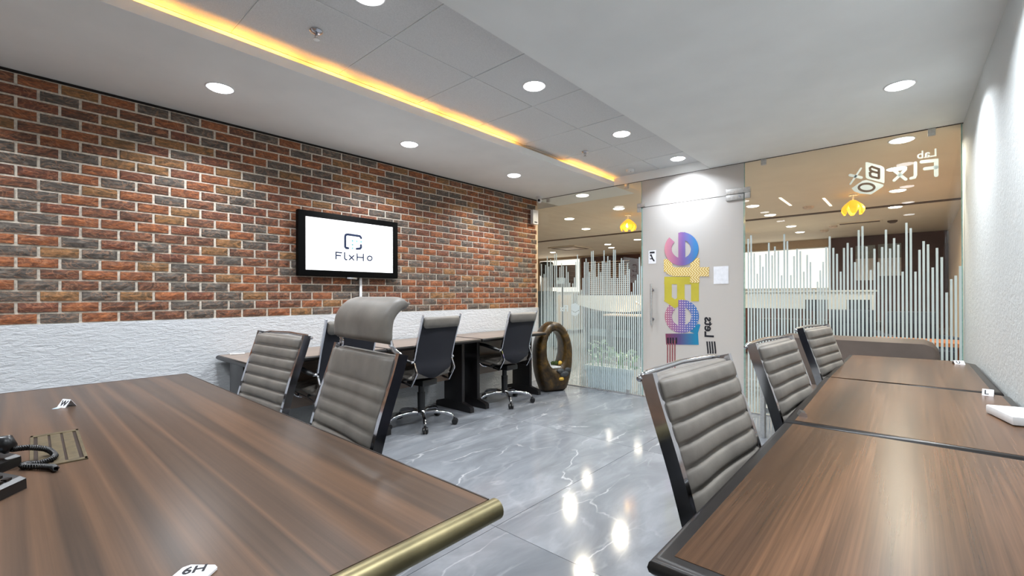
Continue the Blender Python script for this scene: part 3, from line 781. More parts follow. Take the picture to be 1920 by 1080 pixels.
def desk(label, pts, inset, woodmat, y_legs, xm, xw, group, wood_z=.0008, pan=True, front=1):
    xs = [p_[0] for p_ in pts]; ys = [p_[1] for p_ in pts]
    o = thing('office_desk', label, 'desk', ((min(xs)+max(xs))/2, (min(ys)+max(ys))/2, 0), 0, group)
    q = NB(); bull(q, pts, DZ-.034, DZ, .017); fin('edge_top', q, 'edge_black', o, 40, True)['label'] = 'black rounded edge slab'
    q = NB(); prism(q, inset, DZ-.001, DZ+wood_z); fin('wood_inlay', q, woodmat, o, 0, True)
    for yl in y_legs:
        q = NB(); bx(q, xm-xw*.24, xm+xw*.24, yl-.022, yl+.022, .05, DZ-.034, bev=.012); fin('leg', q, 'leg_black', o, 30, True)
        q = NB(); w_ = xw*.46
        rings_loft(q, [[(xm+sx, yl+a, z) for a, z in ((-.025, 0), (.025, 0), (.025, h_), (-.025, h_))] for sx, h_ in ((-w_, .045), (-w_+.02, .06), (-w_*.5, .09), (w_*.5, .09), (w_-.02, .06), (w_, .045))]); fin('foot', q, 'leg_black', o, 0, True)
    if pan: box('modesty_panel', 'wall_desk_wood', o, xm+front*xw*.12-.009, xm+front*xw*.12+.009, min(y_legs)+.03, max(y_legs)-.03, .3, DZ-.036, world=True)
    return o
R1 = [(-.345, .735), (.335, .735), (.335, 1.845), (-.352, 1.845)]
R2 = [(-.357, 1.866), (.33, 1.866), (.318, 2.945), (.24, 2.968), (-.375, 3.0)]
R3 = [(-.375, 3.006), (-.1, 3.006), (.23, 2.99), (.305, 3.04), (.298, 4.16), (.26, 4.232), (.17, 4.268), (-.373, 4.222)]
desk('walnut desk with black rounded edge along the white wall, nearest the camera', R1, [(-.31, .768), (.3, .768), (.3, 1.828), (-.318, 1.828)], 'desk_wood', (.86, 1.78), 0, .62, 'desks along the white wall')
desk('middle walnut desk along the white wall, between two black gaps', R2, [(-.322, 1.884), (.296, 1.884), (.286, 2.935), (.23, 2.952), (-.345, 2.988)], 'desk_wood', (1.94, 2.85), 0, .62, 'desks along the white wall')
desk('walnut desk along the white wall, farthest one before the sofa', R3, [(-.345, 3.008), (-.1, 3.012), (.225, 3.01), (.265, 3.05), (.258, 4.14), (.235, 4.2), (.165, 4.25), (-.345, 4.208)], 'desk_wood', (3.09, 4.06), -.02, .58, 'desks along the white wall')
tent_card((.243, 2.915, DZ+.001), radians(-8), 'white folded card at the wall end of the middle right desk', .03, 'L', .036, .034, .7)
tent_card((.21, 4.1, DZ+.001), radians(15), 'white folded card at the far corner of the last right desk', .03, 'U', .05, .034, .9)
o = thing('white_router', 'white box shaped device lying on the middle right desk by the picture edge', 'device', (.262, 2.39, DZ+.001), radians(14))
q = NB(); bx(q, -.04, .09, -.1, .1, .002, .032, bev=.006); fin('housing', q, 'white_plastic', o, 30)
q = NB(); bx(q, -.03, .08, -.09, .09, 0, .003); fin('foot', q, 'plastic_black', o)
q = NB()
rings_loft(q, [[(x, y, z) for x, z in ((-.014, 0), (.014, 0), (.01, .012), (-.006, .016))] for y in (-.022, .022)]); o = fin('tape_dispenser', q, 'chrome', None); o.location = (-.315, 1.98, DZ+.001); o.rotation_euler = (0, 0, .3)
tag(o, 'small shiny clear clip on the edge of the middle right desk', 'clip')

# ------------------------------------------------------------------ desks along the brick wall
for i, (ya, yb, lab) in enumerate([(1.08, 2.17, 'taupe wood desk against the brick wall, nearest the meeting table'), (2.175, 3.29, 'taupe wood desk against the brick wall, middle of the row under the screen'), (3.31, 4.4, 'taupe wood desk against the brick wall, beside the round fountain')]):
    pts = [(-3.985, ya), (-3.35, ya), (-3.35, yb), (-3.985, yb)]
    desk(lab, pts, [(-3.975, ya+.016), (-3.368, ya+.016), (-3.368, yb-.016), (-3.975, yb-.016)], 'wall_desk_wood', (ya+.06, yb-.03) if i == 0 else (ya+.03 if i == 1 else ya+.1, yb-.1), -3.66, .6, 'desks along the brick wall', front=-1)
box_ = NB(); bx(box_, -.05, .05, -.012, .012, 0, .012, bev=.003); o = fin('cable_outlet', box_, 'white_plastic', None, 30); o.location = (-3.9, 1.2, DZ+.0015); o.rotation_euler = (0, 0, 1.3); tag(o, 'small white cable end on the nearest desk by the brick wall', 'cable')

# ------------------------------------------------------------------ office chairs
def spline(pts, n): return [tuple(v) for v in catmull([Vector((a, c, 0)) for a, c in pts], n)]
BACK = [(-.135, .47), (-.165, .53), (-.163, .62), (-.196, .76), (-.236, .9), (-.266, 1.005)]
def sample(pts, m):
    dense = spline(pts, 24); L = [0]
    for a, c in zip(dense, dense[1:]): L.append(L[-1]+math.hypot(c[0]-a[0], c[1]-a[1]))
    out = []
    for k in range(m+1):
        s_ = L[-1]*k/m; i = 0
        while i < len(L)-2 and L[i+1] < s_: i += 1
        f_ = (s_-L[i])/max(1e-9, L[i+1]-L[i]); a, c = dense[i], dense[i+1]
        d = Vector((c[0]-a[0], c[1]-a[1])).normalized()
        out.append((a[0]+(c[0]-a[0])*f_, a[1]+(c[1]-a[1])*f_, d, k/m, L[-1]))
    return out
def cushion(b, path, half, thick, ribs, conc0, conc1, flip, nu=10, blank=.11):
    """ribbed pad swept along a (y, z) path; flip = side of the padded face"""
    m = ribs*8; rings = []
    for (y, z, d, s_, L) in sample(path, m):
        nv = Vector((-d.y, d.x))*flip
        last = 1-blank
        rib = abs(sin(pi*s_/last*(ribs-1))) if s_ < last else sin(pi*(s_-last)/max(blank, 1e-6))
        rib = max(0, rib)**.24
        ring = []
        for k in range(nu+1):
            u = -1+2*k/nu; x = u*half; edge = (1-abs(u)**6)
            conc = (conc0+(conc1-conc0)*s_)*(1-u*u)
            h = thick*(.55+.45*rib)*(.45+.55*edge)-conc
            ring.append((x, y+nv.x*h, z+nv.y*h))
        for k in range(nu, -1, -1):
            u = -1+2*k/nu; x = u*half; conc = (conc0+(conc1-conc0)*s_)*(1-u*u)
            ring.append((x, y-nv.x*conc, z-nv.y*conc))
        rings.append(ring)
    rings_loft(b, rings)
def band(b, pts, x, w, d):
    """flat bar along (y, z) points: w across x, d deep in the profile plane"""
    rings = []
    for i, (y, z) in enumerate(pts):
        a = pts[max(0, i-1)]; c = pts[min(len(pts)-1, i+1)]; t_ = Vector((c[0]-a[0], c[1]-a[1])).normalized(); n_ = Vector((-t_.y, t_.x))*d/2
        rings.append([(x-w/2, y-n_.x, z-n_.y), (x+w/2, y-n_.x, z-n_.y), (x+w/2, y+n_.x, z+n_.y), (x-w/2, y+n_.x, z+n_.y)])
    rings_loft(b, rings)
CH_LABEL = 'x'
def chair(label, group, headrest=False, slim=False):
    o = thing('office_chair', label, 'chair', (0, 0, 0), 0, group)
    HW = .222 if slim else .246
    DX = HW-.246
    q = NB(); cushion(q, BACK, HW, .036, 10, .03, .012, -1, blank=.1 if not headrest else .19); fin('backrest', q, 'leather_taupe', o, 1)
    q = NB(); cushion(q, [(.25, .435), (.24, .468), (.2, .482), (.05, .468), (-.1, .452), (-.15, .47)], HW, .042, 8, .0, .0, -1); fin('seat', q, 'leather_taupe', o, 1)
    q = NB()   # dark fabric shell behind the pad
    rings = []
    for (y, z, d, s_, L) in sample(BACK, 16):
        nv = Vector((-d.y, d.x)); c_ = .03+(.012-.03)*s_
        e_ = max(.35, (1-(1-s_/.22)**2)**.5) if (slim and s_ < .22) else 1
        rings.append([(u*HW*e_, y+nv.x*(c_*(1-u*u)+k_), z+nv.y*(c_*(1-u*u)+k_)) for k_ in (.002, .012) for u in ((-1, -.6, -.2, .2, .6, 1) if k_ < .01 else (1, .6, .2, -.2, -.6, -1))])
    rings_loft(q, rings); fin('back_panel', q, 'fabric_navy', o, 30)['label'] = 'dark navy fabric behind the pad'
    q = NB()   # roll of leather folded over the top
    top = [(-.256, .998), (-.268, 1.014), (-.29, 1.014), (-.302, .99), (-.296, .95), (-.284, .915), (-.276, .915), (-.276, .95), (-.272, .985)]
    rings_loft(q, [[(x, -.262+(y+.262)*k_, .965+(z-.965)*k_) for y, z in top] for x, k_ in ((-.24-DX, .55), (-.232-DX, .88), (-.214-DX, 1), (.214+DX, 1), (.232+DX, .88), (.24+DX, .55))]); fin('head_roll', q, 'leather_taupe', o, 1)
    rail = spline([(-.284, 1.03), (-.262, .955), (-.208, .79), (-.17, .65), (-.16, .622)], 3)+[(-.2, .525), (-.198, .515), (-.13, .405)]+spline([(-.05, .425), (.1, .442), (.235, .458)], 3) if slim else spline([(-.282, 1.022), (-.262, .955), (-.208, .79), (-.168, .645)], 4)+spline([(-.176, .6), (-.192, .535), (-.165, .47), (-.12, .425)], 4)+spline([(-.05, .425), (.1, .442), (.235, .458)], 3)
    rail = [(a, c) for a, c, *_ in rail]
    for sx in (-1, 1):
        q = NB(); band(q, rail, sx*(HW+.01 if slim else HW+.014), .013 if slim else .02, .016 if slim else .036); fin('side_rail', q, 'chrome', o, 35)
        q = NB(); tube(q, catmull([Vector(v) for v in ((sx*(.275+DX), -.17, .62), (sx*(.293+DX), -.1, .635), (sx*(.297+DX), .04, .662), (sx*(.295+DX), .13, .668))], 5), [.012]*4+[.017]*11+[.013], 10, sx=1.3); fin('armrest', q, 'plastic_black', o, 1)
        q = NB(); tube(q, catmull([Vector(v) for v in ((sx*(.295+DX), .12, .664), (sx*(.295+DX), .165, .65), (sx*(.293+DX), .168, .56), (sx*(.28+DX), .12, .44), (sx*.2, .08, .42))], 5), .0085, 8); tube(q, [(sx*(.25+DX), -.166, .62), (sx*(.29+DX), -.166, .62)], .011, 10); fin('arm_bracket', q, 'chrome', o, 1)
    if not headrest and not slim:
        q = NB(); tube(q, [(-.272, -.3, 1.008), (-.22, -.309, 1.016), (0, -.314, 1.022), (.22, -.309, 1.016), (.272, -.3, 1.008)], .008, 10); fin('top_bar', q, 'chrome', o, 1)
    q = NB(); tube(q, [(-.225-DX, .02, .435), (.225+DX, .02, .435)], .011, 8); bx(q, -.09, .09, -.12, .1, .375, .43, bev=.01); tube(q, [(.08, .0, .395), (.2, .02, .385)], .006, 6); fin('tilt_mechanism', q, 'plastic_black', o, 30)
    q = NB(); cyl(q, (0, 0, .25), .027, .027, .25, 18); cyl(q, (0, 0, .2), .034, .036, .2, 18); fin('gas_column', q, 'plastic_black', o, 30)
    q = NB(); lathe(q, [(.001, .085), (.045, .09), (.048, .12), (.036, .135), (.001, .135)]); fin('hub', q, 'chrome', o, 30)
    for k in range(5):
        a = radians(18+72*k); ca, sa = cos(a), sin(a)
        q = NB(); tube(q, catmull([Vector((r_*ca, r_*sa, z)) for r_, z in ((.03, .112), (.12, .12), (.23, .108), (.29, .085), (.3, .066))], 4), [.02]*5+[.017]*6+[.014]*6, 10, sx=1.0); lg = fin('base_leg', q, 'chrome', o, 1)
        q = NB()
        for s2 in (-1, 1): 
            cx, cy = .315*ca-sa*.014*s2, .315*sa+ca*.014*s2
            n = 14; rings_loft(q, [[(cx+ca*cos(2*pi*j/n)*r_-sa*w_*s2, cy+sa*cos(2*pi*j/n)*r_+ca*w_*s2, .029+sin(2*pi*j/n)*r_) for j in range(n)] for r_, w_ in ((.022, -.011), (.028, -.008), (.028, .008), (.022, .011))])
        tube(q, [(.305*ca, .305*sa, .07), (.315*ca, .315*sa, .032)], .01, 8); fin('caster', q, 'plastic_black', lg, 30)
    if headrest:
        q = NB(); pth = [(-.258, 1.055), (-.258, 1.1), (-.266, 1.145), (-.295, 1.182), (-.336, 1.198)]
        rings = []
        for (y, z, d, s_, L) in sample(pth, 14):
            nv = Vector((d.y, -d.x)); e = min(1, s_/.06, (1-s_)/.06)**.5 if 0 < s_ < 1 else .15
            r1 = []
            for k in range(25):
                u = -1+2*k/24; ed = (1-abs(u)**8)**.5 if abs(u) < 1 else 0
                r1.append((u*.225, y+nv.x*.028*e*ed, z+nv.y*.028*e*ed))
            for k in range(23, 0, -1):
                u = -1+2*k/24; ed = (1-abs(u)**8)**.5
                r1.append((u*.225, y-nv.x*.024*e*ed, z-nv.y*.024*e*ed))
            rings.append(r1)
        rings_loft(q, rings); fin('headrest', q, 'leather_taupe', o, 1)['label'] = 'large curved leather headrest'
        for sx in (-1, 1):
            q = NB(); tube(q, catmull([Vector(v) for v in ((sx*.258, -.285, .99), (sx*.25, -.287, 1.01), (sx*.212, -.272, 1.04), (sx*.204, -.264, 1.08))], 5), .0085, 10); fin('headrest_post', q, 'chrome', o, 1)
    return o
G1, G2, G3 = 'chairs at the white wall desks', 'chairs at the meeting table', 'chairs at the brick wall desks'
c0 = chair('taupe ribbed leather chair at the nearest white wall desk, largest in view', G1)
c0.location = (-.207, 1.325, 0); c0.rotation_euler = (0, 0, radians(-93)); c0.scale = (1, 1, .98)
dup(c0, (-.193, 2.25, 0), radians(-94), 'taupe ribbed leather chair at the middle white wall desk, chromed side rail showing', G1)
dup(c0, (-.195, 3.36, 0), radians(-97), 'taupe ribbed leather chair at the last white wall desk, in front of the brown sofa', G1)
dup(c0, (-2.521, .718, 0), radians(183), 'taupe ribbed leather chair without headrest behind the meeting table', G2)
cs = None
for loc, rz, lab in (((-3.48, 1.76, 0), 95, 'chair seen from behind at the brick wall, half hidden by the headrest chair'), ((-3.45, 2.6, 0), 95, 'navy backed chair at the brick wall under the screen, chrome star base in full view'), ((-3.45, 3.75, 0), 91, 'navy backed chair at the brick wall next to the round fountain')):
    if cs is None: cs = chair(lab, G3, slim=True); o = cs; o.location = loc; o.rotation_euler = (0, 0, radians(rz))
    else: dup(cs, loc, radians(rz), lab, G3)
ch = chair('taupe ribbed leather chair with a big curved headrest at the meeting table', G2, True)
ch.location = (-1.581, .641, 0); ch.rotation_euler = (0, 0, radians(175)); ch.scale = (1, 1, .98)

# ------------------------------------------------------------------ sofa in front of the glass
sf = thing('sofa', 'low brown leather sofa with a steel side frame, backed against the glass partition', 'sofa', (-.4, 4.6, 0))
XS0, XS1 = -.93, .145
def pad(b, x0, x1, y0, y1, z0, z1, r): bx(b, x0, x1, y0, y1, z0, z1, bev=r)
q = NB()
prof = [(4.62, .4), (4.66, .6), (4.7, .82), (4.74, .85), (4.82, .85), (4.86, .8), (4.86, .3), (4.64, .3)]
rings_loft(q, [[(x, 4.74+(y-4.74)*k_, .4+(z-.4)*kz) for y, z in prof] for x, k_, kz in ((XS0, .75, .8), (XS0+.02, .95, .95), (XS0+.07, 1, .99), (XS1-.09, 1, .99), (XS1-.04, 1, .94), (XS1-.01, .95, .84), (XS1, .85, .7))])
fin('backrest', q, 'leather_sofa', sf, 40, True)
for a, c in ((XS0+.005, -.395), (-.39, XS1-.03)):
    q = NB(); pad(q, a, c, 4.28, 4.68, .28, .43, .035); fin('seat_cushion', q, 'leather_sofa', sf, 30, True)
box('base_frame', 'leg_black', sf, XS0+.02, XS1-.03, 4.3, 4.84, .18, .28, world=True)
q = NB(); bx(q, XS0-.045, XS0-.012, 4.235, 4.295, 0, .52, bev=.004); bx(q, XS0-.045, XS0-.012, 4.8, 4.86, 0, .52, bev=.004); bx(q, XS0-.045, XS0-.012, 4.235, 4.86, .49, .53, bev=.004); bx(q, XS0-.045, XS0+.03, 4.3, 4.84, .2, .24)
fin('side_frame', q, 'steel', sf, 30, True)['label'] = 'flat steel frame at the left end'
q = NB(); bx(q, XS1-.06, XS1-.02, 4.31, 4.35, 0, .18); bx(q, XS1-.06, XS1-.02, 4.8, 4.84, 0, .18); fin('leg', q, 'steel', sf, 0, True)

# ------------------------------------------------------------------ round fountain
fx = thing('indoor_fountain', 'bronze glazed ring shaped table fountain on the floor by the glass', 'fountain', (-3.43, 4.62, 0), radians(64))
q = NB(); n = 48; rings = []
for k in range(n):
    a = 2*pi*k/n; ca, sa = cos(a), sin(a)
    if sa >= 0: ox, oz = .245*ca, .46+.41*sa
    else:
        e_ = .62; ox = math.copysign(abs(ca)**e_, ca)*.245*(1-.22*(-sa)**1.5); oz = max(0, .46-.55*abs(sa)**.85)
    ix, iz = .128*ca, .525+.23*sa
    if sa < -.5: iz = max(iz, .3)
    w_ = .13 if sa < -.3 else .13-.02*(sa+.3)/1.3
    def L(f_): return ox+(ix-ox)*f_, oz+(iz-oz)*f_
    ring = []
    for f_, y in ((.1, -w_*.8), (0, -w_*.4), (0, w_*.4), (.1, w_*.8), (.3, w_), (.75, w_), (.95, w_*.85), (1, w_*.4), (1, -w_*.4), (.95, -w_*.85), (.75, -w_), (.3, -w_)):
        x, z = L(f_); ring.append((x, y, max(0, z)))
    rings.append(ring)
R_ = [[q.verts.new(p_) for p_ in r] for r in rings]
for i in range(n):
    A, B = R_[i], R_[(i+1) % n]
    for k in range(12): q.faces.new((A[k], A[(k+1) % 12], B[(k+1) % 12], B[k]))
fin('ring_body', q, 'bronze_glaze', fx, 60)
q = NB(); bx(q, -.1, .1, -.11, .1, .292, .312, bev=.006); fin('basin', q, 'stone_white', fx, 30)['label'] = 'pale stone tray inside the ring'
q = NB(); tube(q, [(-.03, -.02, .31), (-.06, -.03, .375)], .005, 6); fin('spout', q, 'white_plastic', fx)
for k, (x, y, z, r_) in enumerate(((.07, .02, .335, .035), (.085, -.06, .345, .03), (.04, .06, .33, .03))):
    q = NB(); bmesh.ops.create_icosphere(q, subdivisions=2, radius=r_)
    for v in q.verts: v.co = v.co*random.uniform(.85, 1.12)+Vector((x, y, z))
    fin('moss_clump', q, 'moss' if k != 1 else 'key_gold', fx, 1)
for k, (x, y, z, r_) in enumerate(((.1, -.12, .22, .055), (.05, -.13, .26, .04), (.15, -.11, .27, .05), (.06, -.135, .16, .028))):
    q = NB(); bmesh.ops.create_icosphere(q, subdivisions=2, radius=r_)
    for v in q.verts: v.co = Vector((v.co.x*1.3, v.co.y*.6, v.co.z*.8))*random.uniform(.9, 1.1)+Vector((x, y, z))
    fin('rock', q, 'stone_dark' if k < 3 else 'key_gold', fx, 1)
# ------------------------------------------------------------------ devices near the glass corner
o = thing('security_camera', 'small white dome camera hanging at the glass corner by the brick wall', 'camera', (-3.85, 4.9, CZ))
q = NB(); lathe(q, [(.001, 0), (.045, 0), (.042, -.02), (.02, -.028), (.001, -.028)]); fin('mount', q, 'white_plastic', o, 30)
q = NB(); bmesh.ops.create_uvsphere(q, u_segments=20, v_segments=12, radius=.036)
for v in q.verts: v.co += Vector((0, 0, -.052))
fin('ball_head', q, 'white_plastic', o, 1)
q = NB(); cyl(q, (.018, -.03, -.056), .017, .017, .012, 14, 'y'); fin('lens', q, 'ink', o)
o = thing('access_reader', 'white access control box on the brick wall beside the glass', 'device', (-3.985, 4.93, 2.19))
q = NB(); bx(q, 0, .05, -.06, .06, 0, .2, bev=.01); fin('housing', q, 'white_plastic', o, 30)
box('slot', 'plastic_black', o, .048, .052, -.03, .03, .02, .035)

# ------------------------------------------------------------------ the lounge beyond the glass
b = NB(); bx(b, -11, .6, GY+.55, Y0+.1, CZ, CZ+.1); bx(b, TXL, .6, GY+.012, GY+.55, CZ, CZ+.1); lc = struct('ceiling_lounge', b, 'ceiling_beige')
b = NB(); bx(b, -11, .55, Y0, Y0+.1, 0, 2.7); struct('wall_back_lounge', b, 'beige_wall')
b = NB(); bx(b, .54, .66, GY+.02, Y0+.1, 0, 2.7); struct('wall_right_lounge', b, 'beige_wall')
b = NB(); bx(b, xr(GY)+.0, .66, GY+.02, GY+.14, 0, 2.7); struct('wall_stub_lounge', b, 'plaster_right')
b = NB(); bx(b, -11.1, -11, GY-.2, Y0+.1, 0, 2.7); struct('wall_left_lounge', b, 'beige_wall')
b = NB(); bx(b, -11, -4.01, GY-.1, GY+.02, 0, 2.7); struct('wall_front_lounge', b, 'beige_wall')
b = NB(); bx(b, -9.5, .54, 8.93, 9.05, CZ-.012, CZ); struct('trim_1', b, 'dark_slot')
for i, (x, y) in enumerate(((-1.4, 7.6), (-.95, 8.05))):
    o = box('linear_light', 'linear_glow', None, x-.015, x+.015, y-.4, y+.35, CZ-.006, CZ); tag(o, ('slim line of light in the lounge ceiling right of the door', 'slim line of light in the lounge ceiling near the right flower lamp')[i], 'light', 'lounge line lights')
rows = [(-3.36, 5.22, 'round downlight just beyond the glass near the brick corner'), (-.08, 5.24, 'round downlight just beyond the glass near the white wall'),
        (-3.45, 6.4, 'lounge downlight beyond the glass, left of the frosted door top'), (-.14, 6.39, 'lounge downlight behind the big mirrored letters'), (-.16, 7.75, 'lounge downlight below the mirrored letters, nearer'), (-.22, 9.18, 'lounge downlight at the dark ceiling slot on the right'),
        (-3.43, 8.0, 'lounge downlight shining through the frosted door, upper'), (-3.55, 9.77, 'lounge downlight shining through the frosted door, lower'), (-1.84, 7.6, 'lounge downlight right of the door hinge'), (-1.83, 8.66, 'lounge downlight just before the dark ceiling slot, right pane'),
        (-1.82, 10.36, 'lounge downlight beyond the slot, larger of the pair'), (-1.85, 11.46, 'lounge downlight beyond the slot, smaller of the pair'), (-4.56, 6.66, 'lounge downlight behind the white access box'), (-6.1, 10.7, 'far lounge downlight right of the ceiling air unit'), (-6.44, 11.5, 'farthest lounge downlight above the red brown wall'), (-5.04, 10.27, 'lounge downlight at the left edge of the frosted door'), (-5.0, 7.9, 'lounge downlight far left beyond the glass'), (-8.5, 8.5, 'lounge downlight above the pedestal'), (-8.5, 11.5, 'lounge downlight in the far left corner')]
for x, y, lab in rows: put_light('out', (x, y, CZ), lab, 'downlights in the lounge', .085, 'downlight_outer')
def pendant(loc, label):
    o = thing('flower_lamp', label, 'lamp', loc, 0, 'flower lamps in the lounge')
    q = NB(); cyl(q, (0, 0, -.008), .05, .05, .016, 18); cyl(q, (0, 0, -.05), .012, .012, .08, 10); fin('canopy', q, 'white_plastic', o, 30)
    q = NB(); bmesh.ops.create_uvsphere(q, u_segments=14, v_segments=8, radius=.045)
    for v in q.verts: v.co += Vector((0, 0, -.17))
    fin('bulb', q, 'bulb_warm', o, 1)
    for k in range(6):
        a = 2*pi*k/6+.3; ca, sa = cos(a), sin(a); q = NB(); rings = []
        for s_ in [j/8 for j in range(9)]:
            r_ = .03+.12*sin(min(1, s_*1.15)*pi*.55)-.03*s_**3; z = -.08-.19*s_; w_ = .01+.046*sin(pi*min(.93, s_*.85+.08))
            if s_ == 1: w_ = .02
            ring = []
            for u in (-1, -.5, 0, .5, 1): ring.append((ca*(r_-.018*u*u)-sa*u*w_, sa*(r_-.018*u*u)+ca*u*w_, z))
            for u in (1, .5, 0, -.5, -1): ring.append((ca*(r_-.018*u*u-.004)-sa*u*w_, sa*(r_-.018*u*u-.004)+ca*u*w_, z))
            rings.append(ring)
        rings_loft(q, rings); fin('petal', q, 'petal_glow', o, 1)
    return o
pl = pendant((-3.6, 7.0, CZ), 'glowing yellow flower shaped lamp in the lounge left of the frosted door')
dup(pl, (-.62, 7.65, CZ), .4, 'glowing yellow flower shaped lamp in the lounge under the mirrored logo')
# windows and panels on the far wall
def far_window(name, x0, x1, z0, z1):
    o = struct(name); box('window_frame', 'white_plastic', o, x0, x1, Y0-.06, Y0-.001, z0, z1)
    box('window_pane', 'window_glow', o, x0+.03, x1-.03, Y0-.065, Y0-.058, z0+.03, z1-.03); box('window_sill', 'counter_white', o, x0-.04, x1+.04, Y0-.14, Y0, z0-.04, z0)
    return o
far_window('window_1', -10.4, -8.62, 1.3, 2.48); far_window('window_2', -4.2, -1.53, 1.34, 2.36)
o = box('wall_cladding', 'brown_panel', None, -8.58, -6.44, Y0-.05, Y0, 0, 2.5); o['kind'] = 'structure'; o.name = 'trim_2'
o = box('wall_cladding', 'brown_panel_dark', None, -1.5, .52, Y0-.05, Y0, 0, 2.553); o['kind'] = 'structure'; o.name = 'trim_3'
bl = thing('slatted_blind', 'pale horizontal slatted blind on the red brown wall beyond the glass', 'blind', (-7.5, Y0-.07, 0))
for k in range(15): box('slat', 'slat_white', bl, -.75, .72, -.012, .012, 1.25+k*.068, 1.25+k*.068+.034)
box('head_rail', 'slat_white', bl, -.77, .74, -.02, .02, 2.28, 2.32)
def patch(x0, x1, z0, zm, z1, label):
    o = thing('wall_patch', label, 'patch', ((x0+x1)/2, Y0-.055, z0), 0, 'pale patches on the dark wall'); w = (x1-x0)/2
    box('sheet', 'paper', o, -w, w, -.01, .004, 0, zm-z0); box('picture', 'lcd_grey', o, -w, w, -.01, .004, zm-z0, z1-z0); return o  # plain pale rectangle, plain grey in its upper part
patch(-1.03, -.67, 1.53, 2.03, 2.33, 'pale poster with grey top on the dark brown lounge wall, left one'); patch(-.62, -.22, 1.62, 2.02, 2.34, 'pale poster with grey top on the dark brown lounge wall, right one')
# reception counter on the right
rc = thing('reception_counter', 'white topped reception counter with dark slatted front beyond the right pane', 'counter', (-1.5, 10.2, 0))
box('fascia', 'counter_white', rc, -1.3, .98, -.06, 0, .93, 1.25); box('countertop', 'counter_white', rc, -1.32, 1.0, -.1, .4, 1.25, 1.28)
box('front_panel', 'cabinet_dark', rc, -1.28, .96, -.03, .02, 0, .93); box('side_panel', 'cabinet_dark', rc, .92, .96, .02, .4, 0, 1.25)
for k in range(16): box('front_slat', 'brown_panel', rc, -1.24+k*.14, -1.2+k*.14, -.045, -.03, .02, .92)
for i, (x, lab) in enumerate(((-1.33, 'small dark monitor in front of the white reception counter, left one'), (-.72, 'small dark monitor in front of the white reception counter, right one'))):
    o = thing('monitor', lab, 'monitor', (x, 9.8, .75), 0, 'monitors by the reception')
    box('screen', 'cabinet_blue', o, -.17, .17, -.01, .01, .16, .36); box('stand', 'plastic_black', o, -.02, .02, -.01, .01, .02, .17); box('base', 'plastic_black', o, -.09, .09, -.06, .06, 0, .02)
wd = thing('work_table', 'dark work table carrying two monitors in front of the reception', 'table', (-1.0, 9.75, 0))
box('tabletop', 'cabinet_dark', wd, -1.2, .6, -.25, .25, .715, .75)
for x in (-1.15, .55):
    for y in (-.2, .2): box('leg', 'leg_black', wd, x-.02, x+.02, y-.02, y+.02, 0, .715)
# lounge seats
def lounge_chair(loc, rz, label):
    o = thing('lounge_chair', label, 'chair', loc, rz, 'blue lounge chairs')
    q = NB(); bx(q, -.3, .3, -.3, .3, .28, .44, bev=.05); fin('seat', q, 'blue_seat', o, 30)
    q = NB(); bx(q, -.3, .3, .22, .34, .4, .95, bev=.05); fin('backrest', q, 'blue_seat', o, 30)
    for s2 in (-1, 1):
        q = NB(); bx(q, s2*.34-.05, s2*.34+.05, -.28, .3, .2, .62, bev=.03); fin('armrest', q, 'blue_seat', o, 30)
    for x in (-.26, .26):
        for y in (-.24, .24): box('leg', 'orange_wood', o, x-.02, x+.02, y-.02, y+.02, 0, .28)
    return o
lch = lounge_chair((.05, 8.6, 0), .3, 'dark blue lounge chair beyond the right end of the glass')
dup(lch, (-.75, 9.1, 0), .1, 'dark blue lounge chair farther left, before the dark wall')
o = thing('side_table', 'low orange wood table beside the blue lounge chairs', 'table', (.1, 7.2, 0))
box('tabletop', 'orange_wood', o, -.5, .35, -.3, .3, .62, .66)
for x in (-.45, .3):
    for y in (-.25, .25): box('leg', 'orange_wood', o, x-.025, x+.025, y-.025, y+.025, 0, .62)
# curved counter, flowers and cabinet on the left
cc = thing('curved_counter', 'white curved counter beyond the left pane with dark blue cabinet below', 'counter', (-4.75, 8.3, 0))
q = NB()
rings_loft(q, [[(x, -.15+.25*(x/.8)**2*0, z0), (x, .3, z0), (x, .3, 1.2), (x, -.15, 1.2)] for x, z0 in [(-.62+1.9*k/14, .86+.14*abs((k-7)/7)**2) for k in range(15)]]); fin('curved_top', q, 'counter_white', cc, 40)
box('base_cabinet', 'cabinet_blue', cc, -.5, 1.2, -.02, .3, 0, .86)
box('shelf_edge', 'slat_white', cc, .2, 1.4, -.5, -.02, .8, .83)
for i, x in enumerate((-.2, .35)): box('drawer_front', 'pedestal_grey', cc, x-.2, x+.2, -.035, -.02, .35, .5)
def flowers(loc, label, r=.2):
    o = thing('flower_vase', label, 'flowers', loc)
    q = NB(); lathe(q, [(.001, 0), (.05, 0), (.07, .06), (.05, .13), (.045, .15), (.001, .14)]); fin('vase', q, 'white_plastic', o, 30)
    for k in range(26):
        a = random.uniform(0, 2*pi); rr = r*random.uniform(.1, 1); z = .17+.2*random.random()*(1.15-rr/r)
        q = NB(); bmesh.ops.create_icosphere(q, subdivisions=1, radius=random.uniform(.022, .038))
        for v in q.verts: v.co = v.co*random.uniform(.8, 1.2)+Vector((rr*cos(a), rr*sin(a)*.7, z))
        tube(q, [(0, 0, .12), (rr*cos(a)*.8, rr*sin(a)*.55, z)], .003, 4)
        fin('bloom', q, 'flower_cream', o, 1)
flowers((-3.75, 7.97, .832), 'loose cream flowers in a white vase on the counter shelf', .24)
pd = thing('water_dispenser', 'tall blue grey dispenser with black bottle top far left beyond the glass', 'dispenser', (-6.55, 8.6, 0))
q = NB(); bx(q, -.2, .2, -.16, .16, 0, 1.3, bev=.02); fin('cabinet', q, 'pedestal_grey', pd, 30)
